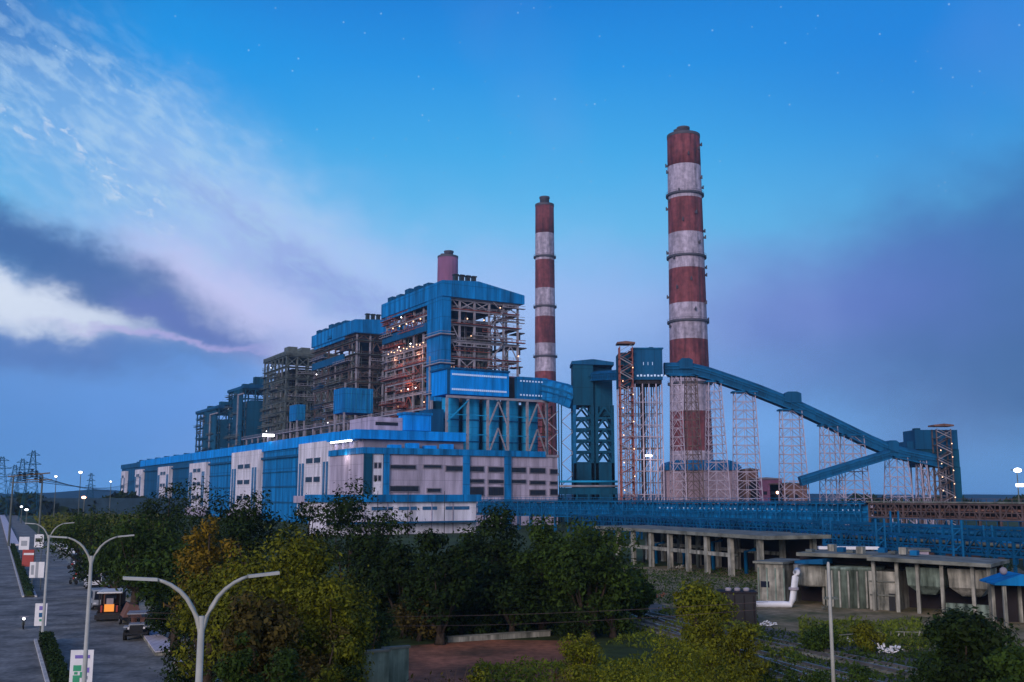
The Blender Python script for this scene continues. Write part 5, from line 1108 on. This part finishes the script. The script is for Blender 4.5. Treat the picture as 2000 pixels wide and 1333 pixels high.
# bushes
SG = 'bushes in the foreground'
for i, (px, py, wp, d, k, lab) in enumerate([
 (470, 1230, 120, 37, 'mid', 'dark bush right of the nearest lamp pole'), (560, 1262, 140, 33, 'mid', 'dark green bush in front of the brown low tree'), (660, 1240, 130, 36, 'olive', 'olive bush left of the grey wall panels'),
 (690, 1300, 90, 33, 'dark', 'dark bush at the foot of the grey wall panels'), (1130, 1235, 90, 56, 'lime', 'yellowish bush at the right end of the red field'), (930, 1302, 110, 42, 'olive', 'olive bush at the bottom of the red field'),
 (1215, 1284, 170, 50, 'lime', 'bright lime bush right of the red field'), (1330, 1235, 150, 55, 'lime', 'bright lime bush below the young tree'), (1290, 1290, 200, 42, 'lime', 'broad bright bush at the bottom middle'), (1450, 1215, 90, 62, 'olive', 'green bush in front of the black tank'),
 (1440, 1290, 170, 43, 'olive', 'green bush below the rail tracks'), (1560, 1275, 120, 50, 'mid', 'dark green bush left of the slim pole'), (1690, 1212, 60, 78, 'olive', 'small olive bush on the yard slope behind the scrap'), (1600, 1215, 70, 78, 'mid', 'small green bush left of the slim pole top'),
 (1690, 1300, 130, 44, 'mid', 'dark bush right of the slim pole foot'), (1800, 1290, 110, 46, 'dark', 'dark bush at the foot of the pointed tree'), (1125, 1300, 110, 42, 'olive', 'olive bush at the bottom between field and bright bushes'), (1870, 1100, 60, 150, 'mid', 'far green bush behind the shed roof'), (1935, 1085, 70, 140, 'dark', 'far dark bush above the blue roof'), (1390, 1200, 60, 66, 'olive', 'small bush under the young tree'),
 (600, 1195, 190, 41, 'brown', 'brown undergrowth bush under the large yellow-green tree'), (380, 1160, 140, 62, 'dark', 'dark bush behind the white-shirted person'), (335, 1165, 90, 84, 'dark', 'dark bush behind the jeep'), (720, 1170, 110, 60, 'dark', 'dark bush right of the large yellow-green tree'), (900, 1180, 120, 86, 'dark', 'dark bush beyond the red field, left'), (1120, 1165, 150, 86, 'dark', 'dark bush under the broad green tree')]):
    tree(px, py, wp, d, k, lab, 300+i, n=8500 if d < 58 else 5000, leaf=.10 if d < 58 else .16, name='bush', lumps=36, depthf=1.2, group=SG, zlo=.05, cat='bush')
# bare shrubs: thin rising stems
for i, (px, d, ht, lab) in enumerate(((848, 47, 3.4, 'bare twiggy shrub at the left side of the red field'), (905, 50, 3.0, 'bare twiggy shrub in the middle of the red field edge'), (1100, 50, 3.2, 'bare brown shrub at the right side of the red field'), (800, 44, 2.8, 'bare shrub close by the grey wall panels'), (560, 36, 3.6, 'bare pale branches under the large yellow-green tree'))):
    rng = random.Random(50+i); x = X_(px, d, 1280); r_ = thing('bare_shrub', lab, 'shrub', (x, d, 0), 0, 'bare shrubs'); mb = MB()
    for q in range(26):
        a = rng.random()*6.28; s = .3+rng.random()*1.2; h_ = ht*(.5+.5*rng.random()); p1 = Vector((math.cos(a)*s*.4, math.sin(a)*s*.4, h_*.5)); p2 = Vector((math.cos(a)*s, math.sin(a)*s, h_)); mb.path([(0, 0, 0), p1, p2], [.05, .035, .012], 4, False)
        for _ in range(4): c = p1.lerp(p2, rng.random()); mb.path([c, c+Vector((rng.random()-.5, rng.random()-.5, .4+rng.random()*.6))*.8], [.018, .006], 3, False)
    mb.build('stems', 'stem', r_)
    g = np.random.default_rng(i); n = 260; P = g.normal(size=(n, 3))*[.7, .7, .5]+[0, 0, ht*.75]; leaves('leaves', LM['brown'], r_, P, g.normal(size=(n, 3)), .13, g)
# median hedges
for (a, b, lab) in ((-20, 83.5, 'clipped dark hedge in the near stretch of the median'), (119.5, 231, 'clipped dark hedge in the far stretch of the median')):
    g = np.random.default_rng(int(b)); n = 26000 if a < 0 else 9000
    y = a+(b-a)*g.random(n) if a > 0 else 40+(b-40)*g.random(n); off = .35+1.0*g.random(n); z = .12+.75*(1-(1-g.random(n))**2)+.08*np.sin(y*2.1)
    P = np.stack([4-.5*y+off, y, z], 1); v = np.stack([(off-.85)*1.5, np.zeros(n), np.ones(n)*.6], 1)
    tag(leaves('hedge', LM['hedge'], None, P, v, .13, g), lab, 'hedge')
    if a < 0: M_core = None
    bx_ = MB().add([(4-.5*yy+o_, yy, zz_) for yy in ((40 if a < 0 else a)+.3, b-.3) for (o_, zz_) in ((.45, .1), (1.25, .1), (1.15, .62), (.55, .62))], [(0,1,2,3),(7,6,5,4),(0,4,5,1),(1,5,6,2),(2,6,7,3),(3,7,4,0)])
    o = bx_.build('hedge_core', LM['hedge'], bpy.data.objects['hedge' if a < 0 else 'hedge.001'])
# ground cover and undergrowth nobody could count
def cover(name, quads, kind, n, size, zmax, seed, label=None):
    g = np.random.default_rng(seed); Ps = []
    for (q, frac) in quads:
        A, B, C, D = [np.array(G(*p)) for p in q]; m = int(n*frac); s, t = g.random(m), g.random(m)
        P = (A[None]*(1-s[:, None])+B[None]*s[:, None])*(1-t[:, None])+(D[None]*(1-s[:, None])+C[None]*s[:, None])*t[:, None]
        P[:, 2] = g.random(m)**2*zmax*(.5+.5*np.sin(P[:, 0]*1.3+2*np.sin(P[:, 1]*.7))); Ps.append(P)
    P = np.concatenate(Ps); P[:, 2] = np.abs(P[:, 2])+.04; v = g.normal(size=P.shape)*[1, 1, .3]; o = leaves(name, LM[kind], None, P, v, size, g, 2.6); return tag(o, label, kind='stuff')
cover('grass', [(((930, 1300), (1560, 1280), (1640, 1400), (900, 1400)), .55), (((1300, 1190), (1480, 1215), (1520, 1290), (1180, 1260)), .25), (((1560, 1215), (1800, 1215), (1820, 1270), (1560, 1265)), .2)], 'grass', 26000, .2, .7, 1)
cover('undergrowth', [(((560, 1165), (1240, 1130), (1220, 1240), (560, 1255)), .8), (((440, 1270), (760, 1262), (760, 1400), (470, 1400)), .2)], 'hedge', 60000, .24, 2.6, 2)
cover('yard_weeds', [(((1480, 1235), (2000, 1250), (2000, 1380), (1500, 1370)), .6), (((1180, 1120), (1480, 1110), (1480, 1200), (1180, 1170)), .4)], 'mid', 15000, .22, .6, 3)
cover('far_scrub', [(((60, 1010), (330, 1000), (330, 1090), (120, 1068)), .6), (((-60, 985), (300, 985), (320, 1000), (-60, 1000)), .4)], 'olive', 12000, 1.0, 2.0, 4)
g = np.random.default_rng(9); n = 16000; a = np.radians(g.uniform(-34, 30, n)); rr_ = g.uniform(640, 760, n); hz = 5+4*np.abs(np.sin(a*31))+3*np.sin(a*83)
P = np.stack([rr_*np.sin(a), rr_*np.cos(a), g.random(n)*np.abs(hz)+.3], 1); tag(leaves('far_wood', LM['dark'], None, P, g.normal(size=(n, 3)), 4.2, g), kind='stuff')
# ------------------------------------------------------------------ evening air
hz_ = MB().box(-2450, 2450, -200, 1980, -1, 292).build('haze', 'dark'); hz_['kind'] = 'stuff'; hz_.data.materials.clear()
hm_ = bpy.data.materials.new('haze'); hm_.use_nodes = True; t = hm_.node_tree; t.nodes.remove(t.nodes['Principled BSDF']); pv = t.nodes.new('ShaderNodeVolumePrincipled')
pv.inputs['Color'].default_value = (.52, .74, .95, 1); pv.inputs['Density'].default_value = HAZE; pv.inputs['Anisotropy'].default_value = .2
t.links.new(pv.outputs[0], t.nodes['Material Output'].inputs['Volume']); hz_.data.materials.append(hm_)
